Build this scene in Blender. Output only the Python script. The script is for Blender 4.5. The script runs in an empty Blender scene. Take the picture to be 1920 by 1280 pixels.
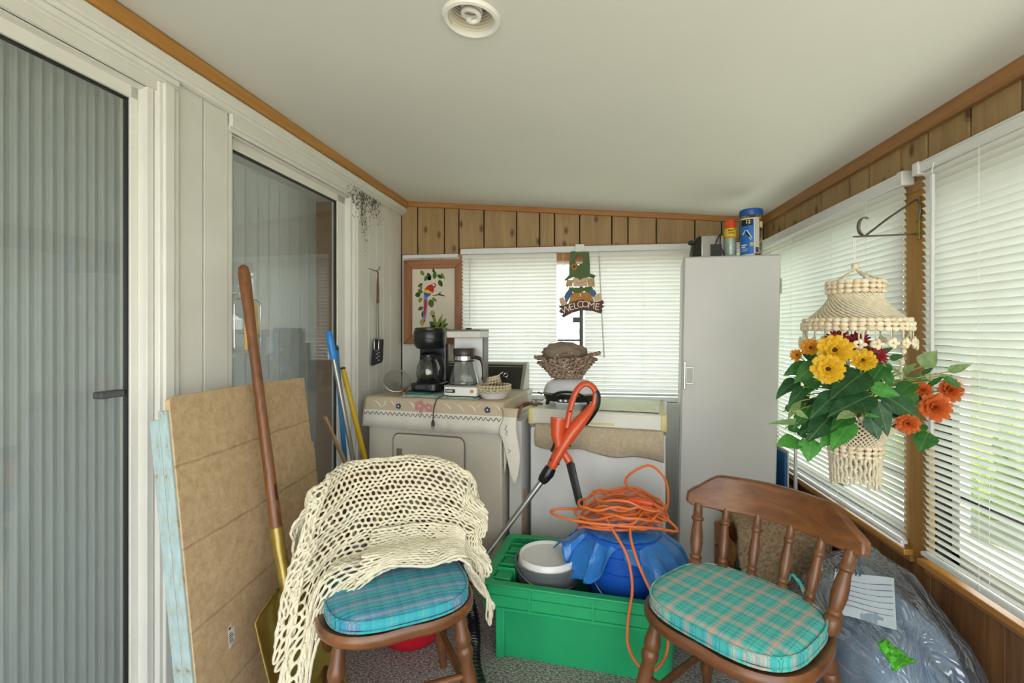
import bpy, bmesh, math, random
from mathutils import Vector, Matrix, Euler, noise
random.seed(7)
S = bpy.context.scene
COL = S.collection
R = math.radians

# ---------------------------------------------------------------- camera
CZ = 1.24
cd = bpy.data.cameras.new('camera'); cam = bpy.data.objects.new('camera', cd); COL.objects.link(cam)
cd.sensor_width = 36; cd.lens = 880/1920*36; cd.shift_y = -18/1920
cd.clip_start = .02; cd.clip_end = 200
cam.location = (0, 0, CZ); cam.rotation_euler = (R(90), 0, math.atan2(120, 880))
S.camera = cam
# ---------------------------------------------------------------- sky and exposure
w = bpy.data.worlds.new('sky'); S.world = w; w.use_nodes = True
bg = w.node_tree.nodes['Background']
bg.inputs[0].default_value = (.90, .95, 1.0, 1); bg.inputs[1].default_value = 3.4
S.view_settings.view_transform = 'Standard'; S.view_settings.look = 'None'
S.view_settings.gamma = 1; S.view_settings.use_curve_mapping = False
S.view_settings.exposure = 0.55
S.cycles.max_bounces = 6; S.cycles.diffuse_bounces = 4; S.cycles.transparent_max_bounces = 12
S.cycles.transmission_bounces = 3; S.cycles.glossy_bounces = 3
S.cycles.sample_clamp_indirect = 6; S.cycles.caustics_reflective = False; S.cycles.caustics_refractive = False

sl = bpy.data.lights.new('sun', 'SUN'); sl.energy = 9; sl.angle = R(2); sl.color = (1, .96, .90)
so = bpy.data.objects.new('sun', sl); COL.objects.link(so); so.rotation_euler = Vector((-.25, -1, 1.75)).to_track_quat('Z', 'Y').to_euler()

def portal(name, loc, rot, sx, sy):
    l = bpy.data.lights.new(name, 'AREA'); l.shape = 'RECTANGLE'; l.size = sx; l.size_y = sy
    l.cycles.is_portal = True
    o = bpy.data.objects.new(name, l); COL.objects.link(o); o.location = loc; o.rotation_euler = rot
    return o

# ---------------------------------------------------------------- materials
def lin(c):
    if isinstance(c, str):
        c = tuple(int(c[i:i+2], 16)/255 for i in (0, 2, 4))
    return tuple((x/12.92 if x <= .04045 else ((x+.055)/1.055)**2.4) for x in c[:3]) + (1,)
def nt_new(name):
    m = bpy.data.materials.new(name); m.use_nodes = True
    return m, m.node_tree, m.node_tree.nodes, m.node_tree.links, m.node_tree.nodes['Principled BSDF']
def coords(nt, scale=(1, 1, 1), rnd=True):
    tc = nt.nodes.new('ShaderNodeTexCoord'); mp = nt.nodes.new('ShaderNodeMapping')
    mp.inputs['Scale'].default_value = scale
    nt.links.new(tc.outputs['Object'], mp.inputs['Vector'])
    if rnd:
        oi = nt.nodes.new('ShaderNodeObjectInfo'); mu = nt.nodes.new('ShaderNodeVectorMath'); mu.operation = 'SCALE'
        mu.inputs[0].default_value = (7.3, 13.1, 5.7); nt.links.new(oi.outputs['Random'], mu.inputs['Scale'])
        nt.links.new(mu.outputs[0], mp.inputs['Location'])
    return mp.outputs['Vector']
def noise_node(nt, vec, scale, detail=3, rough=.55, dist=0):
    n = nt.nodes.new('ShaderNodeTexNoise'); n.inputs['Scale'].default_value = scale
    n.inputs['Detail'].default_value = detail; n.inputs['Roughness'].default_value = rough
    n.inputs['Distortion'].default_value = dist
    nt.links.new(vec, n.inputs['Vector']); return n.outputs['Fac']
def ramp(nt, fac, stops, interp='LINEAR'):
    r = nt.nodes.new('ShaderNodeValToRGB'); r.color_ramp.interpolation = interp
    els = r.color_ramp.elements
    while len(els) < len(stops): els.new(.5)
    for e, (p, c) in zip(els, stops): e.position = p; e.color = c
    nt.links.new(fac, r.inputs['Fac']); return r.outputs['Color']
def math_n(nt, op, a, b=None):
    n = nt.nodes.new('ShaderNodeMath'); n.operation = op
    for i, x in enumerate((a, b)):
        if x is None: continue
        if isinstance(x, (int, float)): n.inputs[i].default_value = x
        else: nt.links.new(x, n.inputs[i])
    return n.outputs[0]
def mixc(nt, fac, a, b, mode='MIX'):
    n = nt.nodes.new('ShaderNodeMix'); n.data_type = 'RGBA'; n.blend_type = mode
    for sock, x in ((n.inputs[0], fac), (n.inputs[6], a), (n.inputs[7], b)):
        if isinstance(x, (int, float)): sock.default_value = x
        elif isinstance(x, tuple): sock.default_value = x
        else: nt.links.new(x, sock)
    return n.outputs[2]
def bump(nt, bs, h, strength, dist=.004):
    b = nt.nodes.new('ShaderNodeBump'); b.inputs['Strength'].default_value = strength; b.inputs['Distance'].default_value = dist
    nt.links.new(h, b.inputs['Height']); nt.links.new(b.outputs[0], bs.inputs['Normal'])
def M(name, c, rough=.5, metal=0, var=.06, vs=9, bmp=0, bs_=80, c2=None, stretch=(1, 1, 1), spec=.5, coat=0, lo=.3, hi=.7, bd=.004, detail=3):
    m, nt, N, L, b = nt_new(name)
    a = lin(c)
    if c2 is None:
        c0 = tuple(max(0, x*(1-var)) for x in a[:3])+(1,); c1 = tuple(min(1, x*(1+var)) for x in a[:3])+(1,)
    else: c0, c1 = a, lin(c2)
    v = coords(nt, stretch)
    f = noise_node(nt, v, vs, detail)
    L.new(ramp(nt, f, [(lo, c0), (hi, c1)]), b.inputs['Base Color'])
    b.inputs['Roughness'].default_value = rough; b.inputs['Metallic'].default_value = metal
    b.inputs['Specular IOR Level'].default_value = spec; b.inputs['Coat Weight'].default_value = coat
    if bmp: bump(nt, b, noise_node(nt, v, bs_, 3), bmp, bd)
    return m
def WOOD(name, c1, c2, axis=2, scale=14, rough=.45, knots=0, dark=None, stretch=.06, coat=0, bmp=.12):
    m, nt, N, L, b = nt_new(name)
    sc = [1, 1, 1]; sc[axis] = stretch
    v = coords(nt, tuple(sc))
    f1 = noise_node(nt, v, scale, 5, .6, .8)
    f2 = noise_node(nt, v, scale*6, 2, .5)
    f = math_n(nt, 'ADD', math_n(nt, 'MULTIPLY', f1, .75), math_n(nt, 'MULTIPLY', f2, .25))
    col = ramp(nt, f, [(.33, lin(c1)), (.5, tuple((x+y)/2 for x, y in zip(lin(c1), lin(c2)))), (.66, lin(c2))])
    if knots:
        sk = [1, 1, 1]; sk[axis] = .55
        v2 = coords(nt, tuple(sk))
        s3 = N.new('ShaderNodeSeparateXYZ'); L.new(v2, s3.inputs[0]); c3 = N.new('ShaderNodeCombineXYZ')
        L.new(math_n(nt, 'ADD', s3.outputs[0], s3.outputs[1]), c3.inputs[0]); L.new(s3.outputs[2], c3.inputs[1])
        vo = N.new('ShaderNodeTexVoronoi'); vo.voronoi_dimensions = '2D'; vo.inputs['Scale'].default_value = knots; L.new(c3.outputs[0], vo.inputs['Vector'])
        k = ramp(nt, vo.outputs['Distance'], [(.05, (.95, .95, .95, 1)), (.075, (.45, .45, .45, 1)), (.09, (.75, .75, .75, 1)), (.12, (.12, .12, .12, 1)), (.17, (0, 0, 0, 1))])
        col = mixc(nt, k, col, lin(dark or '5a3a1c'))
    L.new(col, b.inputs['Base Color']); b.inputs['Roughness'].default_value = rough
    b.inputs['Coat Weight'].default_value = coat; b.inputs['Coat Roughness'].default_value = .25
    bump(nt, b, f, bmp, .002)
    return m
def GLASS(name, tint=(1, 1, 1, 1), gain=1.0, ior=1.5, rough=0.0):
    m, nt, N, L, b = nt_new(name); N.remove(b)
    out = N['Material Output']
    t = N.new('ShaderNodeBsdfTransparent'); t.inputs[0].default_value = tint
    g = N.new('ShaderNodeBsdfGlossy'); g.inputs['Roughness'].default_value = rough
    fr = N.new('ShaderNodeFresnel')
    ge = N.new('ShaderNodeNewGeometry')   # same reflectance on both faces of the pane
    L.new(math_n(nt, 'ADD', ior, math_n(nt, 'MULTIPLY', ge.outputs['Backfacing'], 1/ior-ior)), fr.inputs[0])
    mx = N.new('ShaderNodeMixShader')
    L.new(math_n(nt, 'MINIMUM', math_n(nt, 'MULTIPLY', fr.outputs[0], gain), 1.0), mx.inputs[0])
    L.new(t.outputs[0], mx.inputs[1]); L.new(g.outputs[0], mx.inputs[2]); L.new(mx.outputs[0], out.inputs[0])
    return m
def THIN(name, c, trans=.5, rough=.5, tcol=None, var=.05):
    """thin sheet that lets light through: diffuse/glossy plus translucent"""
    m, nt, N, L, b = nt_new(name)
    out = N['Material Output']
    f = noise_node(nt, coords(nt), 14, 3); a = lin(c)
    col = ramp(nt, f, [(.3, tuple(x*(1-var) for x in a[:3])+(1,)), (.7, a)])
    L.new(col, b.inputs['Base Color']); b.inputs['Roughness'].default_value = rough
    t = N.new('ShaderNodeBsdfTranslucent'); t.inputs[0].default_value = lin(tcol or c)
    mx = N.new('ShaderNodeMixShader'); mx.inputs[0].default_value = trans
    L.new(b.outputs[0], mx.inputs[1]); L.new(t.outputs[0], mx.inputs[2]); L.new(mx.outputs[0], out.inputs[0])
    return m

# ---------------------------------------------------------------- mesh builder
class MB:
    def __init__(s): s.v = []; s.f = []
    def add(s, vs, fs, M_=None):
        o = len(s.v)
        s.v += [tuple(M_ @ Vector(p)) for p in vs] if M_ is not None else [tuple(p) for p in vs]
        s.f += [tuple(i+o for i in f) for f in fs]; return s
    def bx(s, x0, x1, y0, y1, z0, z1, M_=None):
        vs = [(x0, y0, z0), (x1, y0, z0), (x1, y1, z0), (x0, y1, z0), (x0, y0, z1), (x1, y0, z1), (x1, y1, z1), (x0, y1, z1)]
        return s.add(vs, [(3, 2, 1, 0), (4, 5, 6, 7), (0, 1, 5, 4), (1, 2, 6, 5), (2, 3, 7, 6), (3, 0, 4, 7)], M_)
    def tube(s, pts, r, n=8, caps=True, closed=False, flat=1.0, M_=None):
        P = [Vector(p) for p in pts]; k = len(P)
        rs = r if isinstance(r, (list, tuple)) else [r]*k
        T = []
        for i in range(k):
            a = P[(i-1) % k] if (closed or i > 0) else P[i]
            b = P[(i+1) % k] if (closed or i < k-1) else P[i]
            t = b-a; T.append(t.normalized() if t.length > 1e-9 else Vector((0, 0, 1)))
        u = T[0].orthogonal().normalized()
        if abs(T[0].z) < .9: u = (Vector((0, 0, 1))-T[0]*T[0].z).normalized()
        vs = []; fs = []
        for i in range(k):
            u = (u-T[i]*u.dot(T[i]))
            u = u.normalized() if u.length > 1e-6 else T[i].orthogonal().normalized()
            w_ = T[i].cross(u)
            for j in range(n):
                a = 2*math.pi*j/n
                vs.append(P[i]+u*(rs[i]*math.cos(a)*flat)+w_*(rs[i]*math.sin(a)))
        for i in range(k if closed else k-1):
            for j in range(n):
                a = i*n+j; b = i*n+(j+1) % n; c = ((i+1) % k)*n+(j+1) % n; d = ((i+1) % k)*n+j
                fs.append((a, b, c, d))
        if caps and not closed:
            fs.append(tuple(range(n-1, -1, -1))); fs.append(tuple((k-1)*n+j for j in range(n)))
        return s.add(vs, fs, M_)
    def lathe(s, prof, n=24, c=(0, 0, 0), M_=None, caps=True, sx=1, sy=1):
        vs = []; fs = []; k = len(prof)
        for (r, z) in prof:
            for j in range(n):
                a = 2*math.pi*j/n; vs.append((c[0]+r*math.cos(a)*sx, c[1]+r*math.sin(a)*sy, c[2]+z))
        for i in range(k-1):
            for j in range(n):
                fs.append((i*n+j, i*n+(j+1) % n, (i+1)*n+(j+1) % n, (i+1)*n+j))
        if caps:
            fs.append(tuple(range(n-1, -1, -1))); fs.append(tuple((k-1)*n+j for j in range(n)))
        return s.add(vs, fs, M_)
    def prism(s, poly, w0, w1, M_=None):
        """outline (u,v) -> x,z ; thickness along y from w0 to w1"""
        n = len(poly)
        vs = [(u, w0, v) for u, v in poly]+[(u, w1, v) for u, v in poly]
        fs = [tuple(range(n)), tuple(range(2*n-1, n-1, -1))]+[(i, (i+1) % n, n+(i+1) % n, n+i)[::-1] for i in range(n)]
        return s.add(vs, fs, M_)
    def ell(s, c, r, n=12, m=8, M_=None):
        vs = [(c[0], c[1], c[2]-r[2])]; fs = []
        for i in range(1, m):
            a = math.pi*i/m-math.pi/2
            for j in range(n):
                b = 2*math.pi*j/n
                vs.append((c[0]+r[0]*math.cos(a)*math.cos(b), c[1]+r[1]*math.cos(a)*math.sin(b), c[2]+r[2]*math.sin(a)))
        vs.append((c[0], c[1], c[2]+r[2])); e = len(vs)-1
        for j in range(n):
            fs.append((0, 1+(j+1) % n, 1+j)); fs.append((e, e-n+j, e-n+(j+1) % n))
        for i in range(m-2):
            for j in range(n):
                a = 1+i*n; fs.append((a+j, a+(j+1) % n, a+n+(j+1) % n, a+n+j))
        return s.add(vs, fs, M_)
    def grid(s, fn, nu, nv, M_=None):
        vs = [fn(i/nu, j/nv) for j in range(nv+1) for i in range(nu+1)]
        fs = [(j*(nu+1)+i, j*(nu+1)+i+1, (j+1)*(nu+1)+i+1, (j+1)*(nu+1)+i) for j in range(nv) for i in range(nu)]
        return s.add(vs, fs, M_)
    def mesh(s, name, mat, smooth=40):
        me = bpy.data.meshes.new(name); me.from_pydata(s.v, [], s.f); me.validate()
        bm = bmesh.new(); bm.from_mesh(me); bmesh.ops.recalc_face_normals(bm, faces=bm.faces); bm.to_mesh(me); bm.free()
        if mat: me.materials.append(mat)
        if smooth:
            me.shade_smooth(); me.set_sharp_from_angle(angle=R(smooth))
        return me
    def build(s, name, mat, parent=None, world=False, bevel=0, smooth=40, sub=0, solid=0, seg=2):
        if world and parent is not None:
            inv = MW[parent.name].inverted(); s.v = [tuple(inv @ Vector(p)) for p in s.v]
        me = s.mesh(name, mat, smooth)
        return link(name, me, parent, bevel, sub, solid, seg)
def link(name, me, parent=None, bevel=0, sub=0, solid=0, seg=2):
    o = bpy.data.objects.new(name, me); COL.objects.link(o)
    if parent is not None: o.parent = parent
    if solid:
        md = o.modifiers.new('solid', 'SOLIDIFY'); md.thickness = solid; md.offset = 0
    if bevel:
        md = o.modifiers.new('bevel', 'BEVEL'); md.width = bevel; md.segments = seg; md.limit_method = 'ANGLE'; md.angle_limit = R(35)
    if sub:
        md = o.modifiers.new('sub', 'SUBSURF'); md.levels = sub; md.render_levels = sub
    return o
MW = {}
def tag(o, label=None, cat=None, group=None, kind=None):
    if label: o['label'] = label
    if cat: o['category'] = cat
    if group: o['group'] = group
    if kind: o['kind'] = kind
    return o
def thing(name, label, cat, loc=(0, 0, 0), rz=0, group=None, kind=None, rot=None):
    o = bpy.data.objects.new(name, None); COL.objects.link(o); o.empty_display_size = .05
    o.location = loc; o.rotation_euler = rot or (0, 0, rz)
    MW[o.name] = Matrix.Translation(loc) @ Euler(rot or (0, 0, rz)).to_matrix().to_4x4()
    return tag(o, label, cat, group, kind)
def struct(name, loc=(0, 0, 0), rz=0):
    return thing(name, None, None, loc, rz, kind='structure')
def text(body, size, mat, parent, M_, name='lettering', extrude=.0008, bold=0, align='CENTER', shear=0):
    c = bpy.data.curves.new(name, 'FONT'); c.body = body; c.size = size; c.extrude = extrude; c.offset = bold
    c.align_x = align; c.align_y = 'CENTER'; c.resolution_u = 3; c.shear = shear
    t = bpy.data.objects.new(name, c); COL.objects.link(t)
    dg = bpy.context.evaluated_depsgraph_get(); me = bpy.data.meshes.new_from_object(t.evaluated_get(dg))
    bpy.data.objects.remove(t); bpy.data.curves.remove(c)
    me.transform(M_); me.materials.clear(); me.materials.append(mat)
    return link(name, me, parent)
def frame(o, x, y, z):   # matrix from origin and three axes
    m = Matrix.Identity(4)
    for i, a in enumerate((x, y, z)):
        for k in range(3): m[k][i] = a[k]
    m.translation = Vector(o); return m
def cr(P, n):            # Catmull-Rom through points
    P = [Vector(p) for p in P]; out = []
    Q = [P[0]*2-P[1]]+P+[P[-1]*2-P[-2]]
    for i in range(1, len(Q)-2):
        for k in range(n):
            t = k/n; a, b, c, d = Q[i-1], Q[i], Q[i+1], Q[i+2]
            out.append(.5*((2*b)+(c-a)*t+(2*a-5*b+4*c-d)*t*t+(3*b-a-3*c+d)*t**3))
    out.append(P[-1]); return out
def rrect(x0, x1, y0, y1, r, n=5):
    out = []
    for cx, cy, a0 in ((x1-r, y1-r, 0), (x0+r, y1-r, 90), (x0+r, y0+r, 180), (x1-r, y0+r, 270)):
        for k in range(n+1):
            a = R(a0+90*k/n); out.append((cx+r*math.cos(a), cy+r*math.sin(a)))
    return out
# ---------------------------------------------------------------- shared materials
def peel_mat(name, c, amt=0.0, zone=None):
    m, nt, N, L, b = nt_new(name)
    v = coords(nt, rnd=False)
    f = noise_node(nt, v, 5, 3)
    col = ramp(nt, f, [(.3, tuple(x*.93 for x in lin(c)[:3])+(1,)), (.7, lin(c))])
    n1 = noise_node(nt, v, 60, 6, .75)
    n2 = noise_node(nt, coords(nt, (1, 1, .5), False), 7, 3)
    mask = math_n(nt, 'ADD', n1, math_n(nt, 'MULTIPLY', n2, .35))
    if zone:
        tc = N.new('ShaderNodeTexCoord'); sp = N.new('ShaderNodeSeparateXYZ'); L.new(tc.outputs['Object'], sp.inputs[0])
        (y0, z0, ry, rz, g) = zone
        dy = math_n(nt, 'ABSOLUTE', math_n(nt, 'DIVIDE', math_n(nt, 'SUBTRACT', sp.outputs[1], y0), ry))
        dz = math_n(nt, 'ABSOLUTE', math_n(nt, 'DIVIDE', math_n(nt, 'SUBTRACT', sp.outputs[2], z0), rz))
        q = math_n(nt, 'MAXIMUM', math_n(nt, 'SUBTRACT', 1.0, math_n(nt, 'ADD', dy, dz)), 0.0)
        mask = math_n(nt, 'ADD', mask, math_n(nt, 'MULTIPLY', q, g))
    k = ramp(nt, mask, [(.905-amt, (0, 0, 0, 1)), (.925-amt, (1, 1, 1, 1))])
    L.new(mixc(nt, k, col, lin('5d5048')), b.inputs['Base Color'])
    b.inputs['Roughness'].default_value = .45
    bump(nt, b, math_n(nt, 'SUBTRACT', math_n(nt, 'MULTIPLY', noise_node(nt, coords(nt, (1, 1, .1), False), 60, 3), .3), k), .35, .003)
    return m
m_wallw = peel_mat('painted_white_board', 'e2dfd6', .0, (2.50, 1.99, .45, .45, .30))
m_frame = M('white_frame_paint', 'e4e2da', .4, var=.03, bmp=.05, bs_=30)
m_ceil = M('ceiling_paint', 'dcdbd3', .75, var=.015, vs=2)
m_trimo = WOOD('honey_trim', 'a8702c', 'c08a40', axis=1, scale=20, rough=.35, coat=.2)
m_trimx = WOOD('honey_trim_back', '9a6430', 'b57d42', axis=0, scale=20, rough=.4)
m_trimr = WOOD('cedar_trim', '8d6238', 'a87a49', axis=1, scale=20, rough=.5)
m_plank = WOOD('knotty_cedar', '8f734a', 'aa8c60', axis=2, scale=22, rough=.6, knots=8, dark='5e4024')
m_plankd = WOOD('walnut_panel', '543620', '94683f', axis=2, scale=20, rough=.4, dark='3a2412')
m_post = WOOD('oak_post', '93672c', 'b4873f', axis=2, scale=16, rough=.5)
m_groove = M('groove_shadow_board', '2a2018', .8)
m_slat = THIN('blind_slat_vinyl', 'e8e8e2', .14, .4, 'f0f0ea')
m_slatr = THIN('blind_slat_metal', 'e8e8e2', .14, .4, 'eef0e6')
m_rail = M('blind_rail_metal', 'dfe0de', .35, var=.02)
m_cordw = M('white_cord', 'e6e5dc', .7)
m_alu = M('white_aluminium', 'd8d8d4', .35, var=.02)
m_darkalu = M('dark_bronze_frame', '33332f', .5)
m_pane = GLASS('window_pane', (.95, .98, .96, 1), .7)
m_doorglass = GLASS('door_glass', (.86, .88, .87, 1), 1.3)
m_vslat = THIN('ribbed_vertical_slat', 'd4d6d4', .25, .5)
m_black = M('black_plastic', '17181a', .28, var=.05)
m_blackm = M('matte_black', '1d1d1d', .55)
m_chrome = M('brushed_chrome', 'c8c8c6', .25, metal=1, var=.04)
m_steel = M('stainless', 'b2b0aa', .38, metal=1, var=.05, stretch=(1, 1, .05), vs=60)
m_white = M('white_enamel', 'e6e6e4', .25, var=.02, coat=.2)

# ---------------------------------------------------------------- the room
YB, XR, YF = 3.0, 1.112, -1.3
LW0 = -1.2915; LRZ = -R(2.66)
def zc(x): return 2.0105-.0814*x
# floor: loop pile carpet
def carpet():
    m, nt, N, L, b = nt_new('speckled_carpet')
    v = coords(nt, rnd=False)
    a = noise_node(nt, coords(nt, (.5, 1, 1), False), 190, 2, .7); f = noise_node(nt, v, 90, 2)
    col = ramp(nt, a, [(.36, lin('56545a')), (.5, lin('9b978f')), (.64, lin('e0dcd2'))])
    col = mixc(nt, math_n(nt, 'MULTIPLY', f, .45), col, lin('8a8a8c'))
    L.new(col, b.inputs['Base Color']); b.inputs['Roughness'].default_value = .95; b.inputs['Specular IOR Level'].default_value = .1
    bump(nt, b, a, .9, .006); return m
fl = MB().bx(-1.45, XR+.1, YF, YB+.1, -.06, 0).build('floor', carpet(), smooth=0); tag(fl, kind='structure')
# ceiling with a round hole for the recessed lamp
LX, LY, LRr = -.262, 1.16, .062
bm = bmesh.new()
def cv(x, y): return bm.verts.new((x, y, zc(x)))
outer = [cv(x, y) for x, y in ((-1.5, YF), (XR+.1, YF), (XR+.1, YB+.1), (-1.5, YB+.1))]
inner = [cv(LX+LRr*math.cos(2*math.pi*k/40), LY+LRr*math.sin(2*math.pi*k/40)) for k in range(40)]
ed = [bm.edges.new((outer[i], outer[(i+1) % 4])) for i in range(4)]+[bm.edges.new((inner[i], inner[(i+1) % 40])) for i in range(40)]
bmesh.ops.triangle_fill(bm, edges=ed, use_beauty=True, use_dissolve=False)
for f in list(bm.faces):
    c = f.calc_center_median()
    if math.hypot(c.x-LX, c.y-LY) < LRr*.95: bm.faces.remove(f)
for f in bm.faces:
    if f.normal.z > 0: f.normal_flip()
me = bpy.data.meshes.new('ceiling'); bm.to_mesh(me); bm.free(); me.materials.append(m_ceil)
tag(link('ceiling', me), kind='structure')
rt = MB().add([(-1.5, YF, zc(-1.5)+.22), (XR+.15, YF, zc(XR)+.22), (XR+.15, YB+.15, zc(XR)+.22), (-1.5, YB+.15, zc(-1.5)+.22)], [(0, 1, 2, 3)])
rt.build('ceiling_roof_deck', M('roof_deck', '6a6258', .9)); tag(bpy.data.objects['ceiling_roof_deck'], kind='structure')

# left wall: white boards between two sliding glass doors
wl = MB()
for a, b, z0, z1 in ((-1.35, -.95, 0, 2.14), (1.235, 1.515, 0, 2.14), (2.375, 3.02, 0, 2.14), (-.95, 1.235, 1.95, 2.14), (1.515, 2.375, 1.95, 2.14)):
    wl.bx(-.11, -.012, a, b, z0, z1)
wall_left = wl.build('wall_left', m_wallw, smooth=0); tag(wall_left, kind='structure')
wall_left.location = (LW0, 0, 0); wall_left.rotation_euler = (0, 0, LRZ)
MW['wall_left'] = Matrix.Translation((LW0, 0, 0)) @ Euler((0, 0, LRZ)).to_matrix().to_4x4()
g = .0022
for a, b in ((1.305, 1.408), (1.408, 1.515), (2.445, 2.545), (2.545, 2.64), (2.64, 2.735), (2.735, 2.83), (2.83, 3.0)):
    MB().bx(-.012, 0, a+g, b-g, 0.0, 2.02).build('plank', m_wallw, wall_left, bevel=.002)
for a, b in ((-.95, 1.305), (1.515, 2.445)):
    MB().bx(-.012, .004, a, b, 1.955, 2.02).build('header_board', m_wallw, wall_left, bevel=.002)
for a, b in ((1.238, 1.305), (2.375, 2.442)):      # stepped door casings
    MB().bx(-.012, .012, a, b, 0, 1.985).bx(.008, .02, a+.012, b-.022, 0, 1.985).build('casing', m_frame if a < 2 else m_wallw, wall_left, bevel=.003)
MB().bx(-.012, .012, -.95, 1.305, 1.985, 2.02).bx(.008, .02, -.95, 1.30, 1.992, 2.012).build('head_casing', m_frame, wall_left, bevel=.003)
MB().bx(-.012, .016, 1.515, 2.442, 1.968, 2.02).build('head_casing', m_wallw, wall_left, bevel=.003)
def wl_struct(name): return struct(name, (LW0, 0, 0), LRZ)
t = wl_struct('trim_1')
MB().bx(0, .042, -1.3, 2.995, 2.022, 2.062).bx(.0, .03, -1.3, 2.995, 2.012, 2.03).build('white_moulding', m_frame, t, bevel=.006)
MB().bx(0, .054, -1.3, 2.998, 2.062, 2.104).build('honey_strip', m_trimo, t, bevel=.005)

def sliding_door(name, s0, s1, zt, latch, stile):
    d = wl_struct(name)
    # outer frame
    f = MB().bx(-.10, -.004, s1-.022, s1, 0, zt+.02).bx(-.10, -.004, s0, s0+.022, 0, zt+.02).bx(-.10, -.004, s0, s1, zt-.01, zt+.02).bx(-.1, -.004, s0, s1, 0, .03)
    f.build('outer_frame', m_frame, d, bevel=.002)
    # sash rails
    f = MB().bx(-.07, -.035, s1-.022-stile, s1-.022, .03, zt-.01).bx(-.07, -.035, s0+.022, s0+.06, .03, zt-.01)
    f.bx(-.07, -.035, s0+.022, s1-.022, zt-.05 if stile > .015 else zt-.03, zt-.01).bx(-.07, -.035, s0+.022, s1-.022, .03, .10)
    f.build('sash', m_frame, d, bevel=.002)
    e = s1-.022-stile; zz = zt-(.05 if stile > .015 else .03)
    MB().bx(-.056, -.042, e-.005, e-.0005, .10, zz).bx(-.056, -.042, s0+.06, e, zz-.005, zz-.0005).build('gasket', m_blackm, d)
    MB().bx(-.052, -.046, s0+.058, e-.002, .10, zz-.002).build('glass_pane', m_doorglass, d, smooth=0)
    if latch:
        MB().bx(-.075, -.045, e-.075, e-.006, 1.055, 1.075).build('latch', M('grey_latch', '55575a', .4), d, bevel=.005)
    return d
sliding_door('door_1', -.95, 1.235, 1.965, True, .022)
sliding_door('door_2', 1.515, 2.375, 1.965, False, .07)
# the dim room behind the glass; far-wall opening added to light the blinds
hi = wl_struct('wall_house_room')
MB().bx(-1.9, -1.85, -1.4, 3.1, 0, .4).bx(-1.9, -1.85, -1.4, 3.1, 2.0, 2.2).bx(-1.9, -1.85, -1.4, -.7, .4, 2.).bx(-1.9, -1.85, 2.5, 3.1, .4, 2.).build('far_wall', M('house_wall', '8d877c', .8), hi)
MB().bx(-1.9, -.11, 3.05, 3.1, 0, 2.2).bx(-1.9, -.11, -1.4, -1.35, 0, 2.2).build('end_wall', M('house_end_wall', '6d5a48', .8), hi)
MB().bx(-1.9, -.11, -1.4, 3.1, 2.15, 2.2).build('house_ceiling', M('house_ceiling', 'a5a39b', .8), hi)
MB().bx(-1.9, -.11, -1.4, 3.1, -.05, 0).build('house_floor', M('house_floor', '9c978b', .9), hi)
# vertical blinds behind the glass
def vslat_mesh(wd, zt):
    def fn(u, v):
        a = (u-.5); y = a*wd; x = .007*(1-4*a*a)+.0005*math.sin(u*math.pi*22)
        return (x, y, .05+v*(zt-.05))
    return MB().grid(fn, 44, 1).mesh('vertical_slat', m_vslat, 80)
VS = vslat_mesh(.086, 1.97)
def vblind(s0, s1, label, ang0, ang1, pitch=.066, off=-.19):
    t = thing('vertical_blind', label, 'blind', (LW0+off, s0*.999, 0), LRZ, 'vertical blinds behind the sliding doors')
    MB().bx(-.02, .02, -.03, s1-s0+.03, 1.972, 2.01).build('headrail', m_rail, t)
    n = int((s1-s0)/pitch)
    for i in range(n+1):
        o = link('slat', VS, t); o.location = (0, i*pitch, 0)
        q = i/n; o.rotation_euler = (0, 0, R(ang0+(ang1-ang0)*q+random.uniform(-4, 4)))
    return t
vb = vblind(.80, 1.38, 'grey ribbed vertical blind bunched behind the nearest sliding door glass', -58, -70, .027, off=-.155)
for i in range(15):
    o = link('slat', VS, vb); o.location = (-.01, -.05-i*.078, 0); o.rotation_euler = (0, 0, R(-22-2*i))
vblind(1.50, 2.40, 'pale green ribbed vertical blind behind the farther glass door', -10, -16, .074)
# a brown curtain stack in the far room
t = thing('curtain', 'dark brown drape gathered past the end of the vertical blind', 'curtain', (LW0-.42, 2.2, 0), LRZ)
MB().grid(lambda u, v: (.05*math.sin(u*22)+.02*math.sin(u*9), u*.5, .05+v*1.9), 60, 1).build('drape', M('brown_drape', '6b5240', .9), t, solid=.004)

# back wall
wb = MB().bx(-1.17, -.745, YB, YB+.1, 0, 2.13).bx(-.745, XR+.1, YB, YB+.1, 0, .80).bx(-.745, XR+.1, YB, YB+.1, 1.70, 2.08)
wall_back = wb.build('wall_back', m_groove, smooth=0); tag(wall_back, kind='structure')
seams = [-1.15, -1.037, -.855, -.758, -.591, -.378, -.23, -.135, .023, .222, .32, .491, .719, .874, .98, XR]
for a, b in zip(seams, seams[1:]):
    x0, x1 = a+.004, b-.004; z0 = 1.752 if b < -.74 else 1.782
    MB().add([(x0, YB-.012, z0), (x1, YB-.012, z0), (x1, YB+.001, z0), (x0, YB+.001, z0), (x0, YB-.012, zc(x0)), (x1, YB-.012, zc(x1)), (x1, YB+.001, zc(x1)), (x0, YB+.001, zc(x0))],
             [(3, 2, 1, 0), (4, 5, 6, 7), (0, 1, 5, 4), (1, 2, 6, 5), (2, 3, 7, 6), (3, 0, 4, 7)]).build('plank', m_plank, wall_back, bevel=.0015)
m_wallb = peel_mat('painted_white_back_board', 'dcdad0', .02)
for a, b in ((-1.146, -1.005), (-1.005, -.875), (-.875, -.752)):
    MB().bx(a+.002, b-.002, YB-.008, YB+.001, 0, 1.748).build('white_board', m_wallb, wall_back, bevel=.002)
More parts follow.
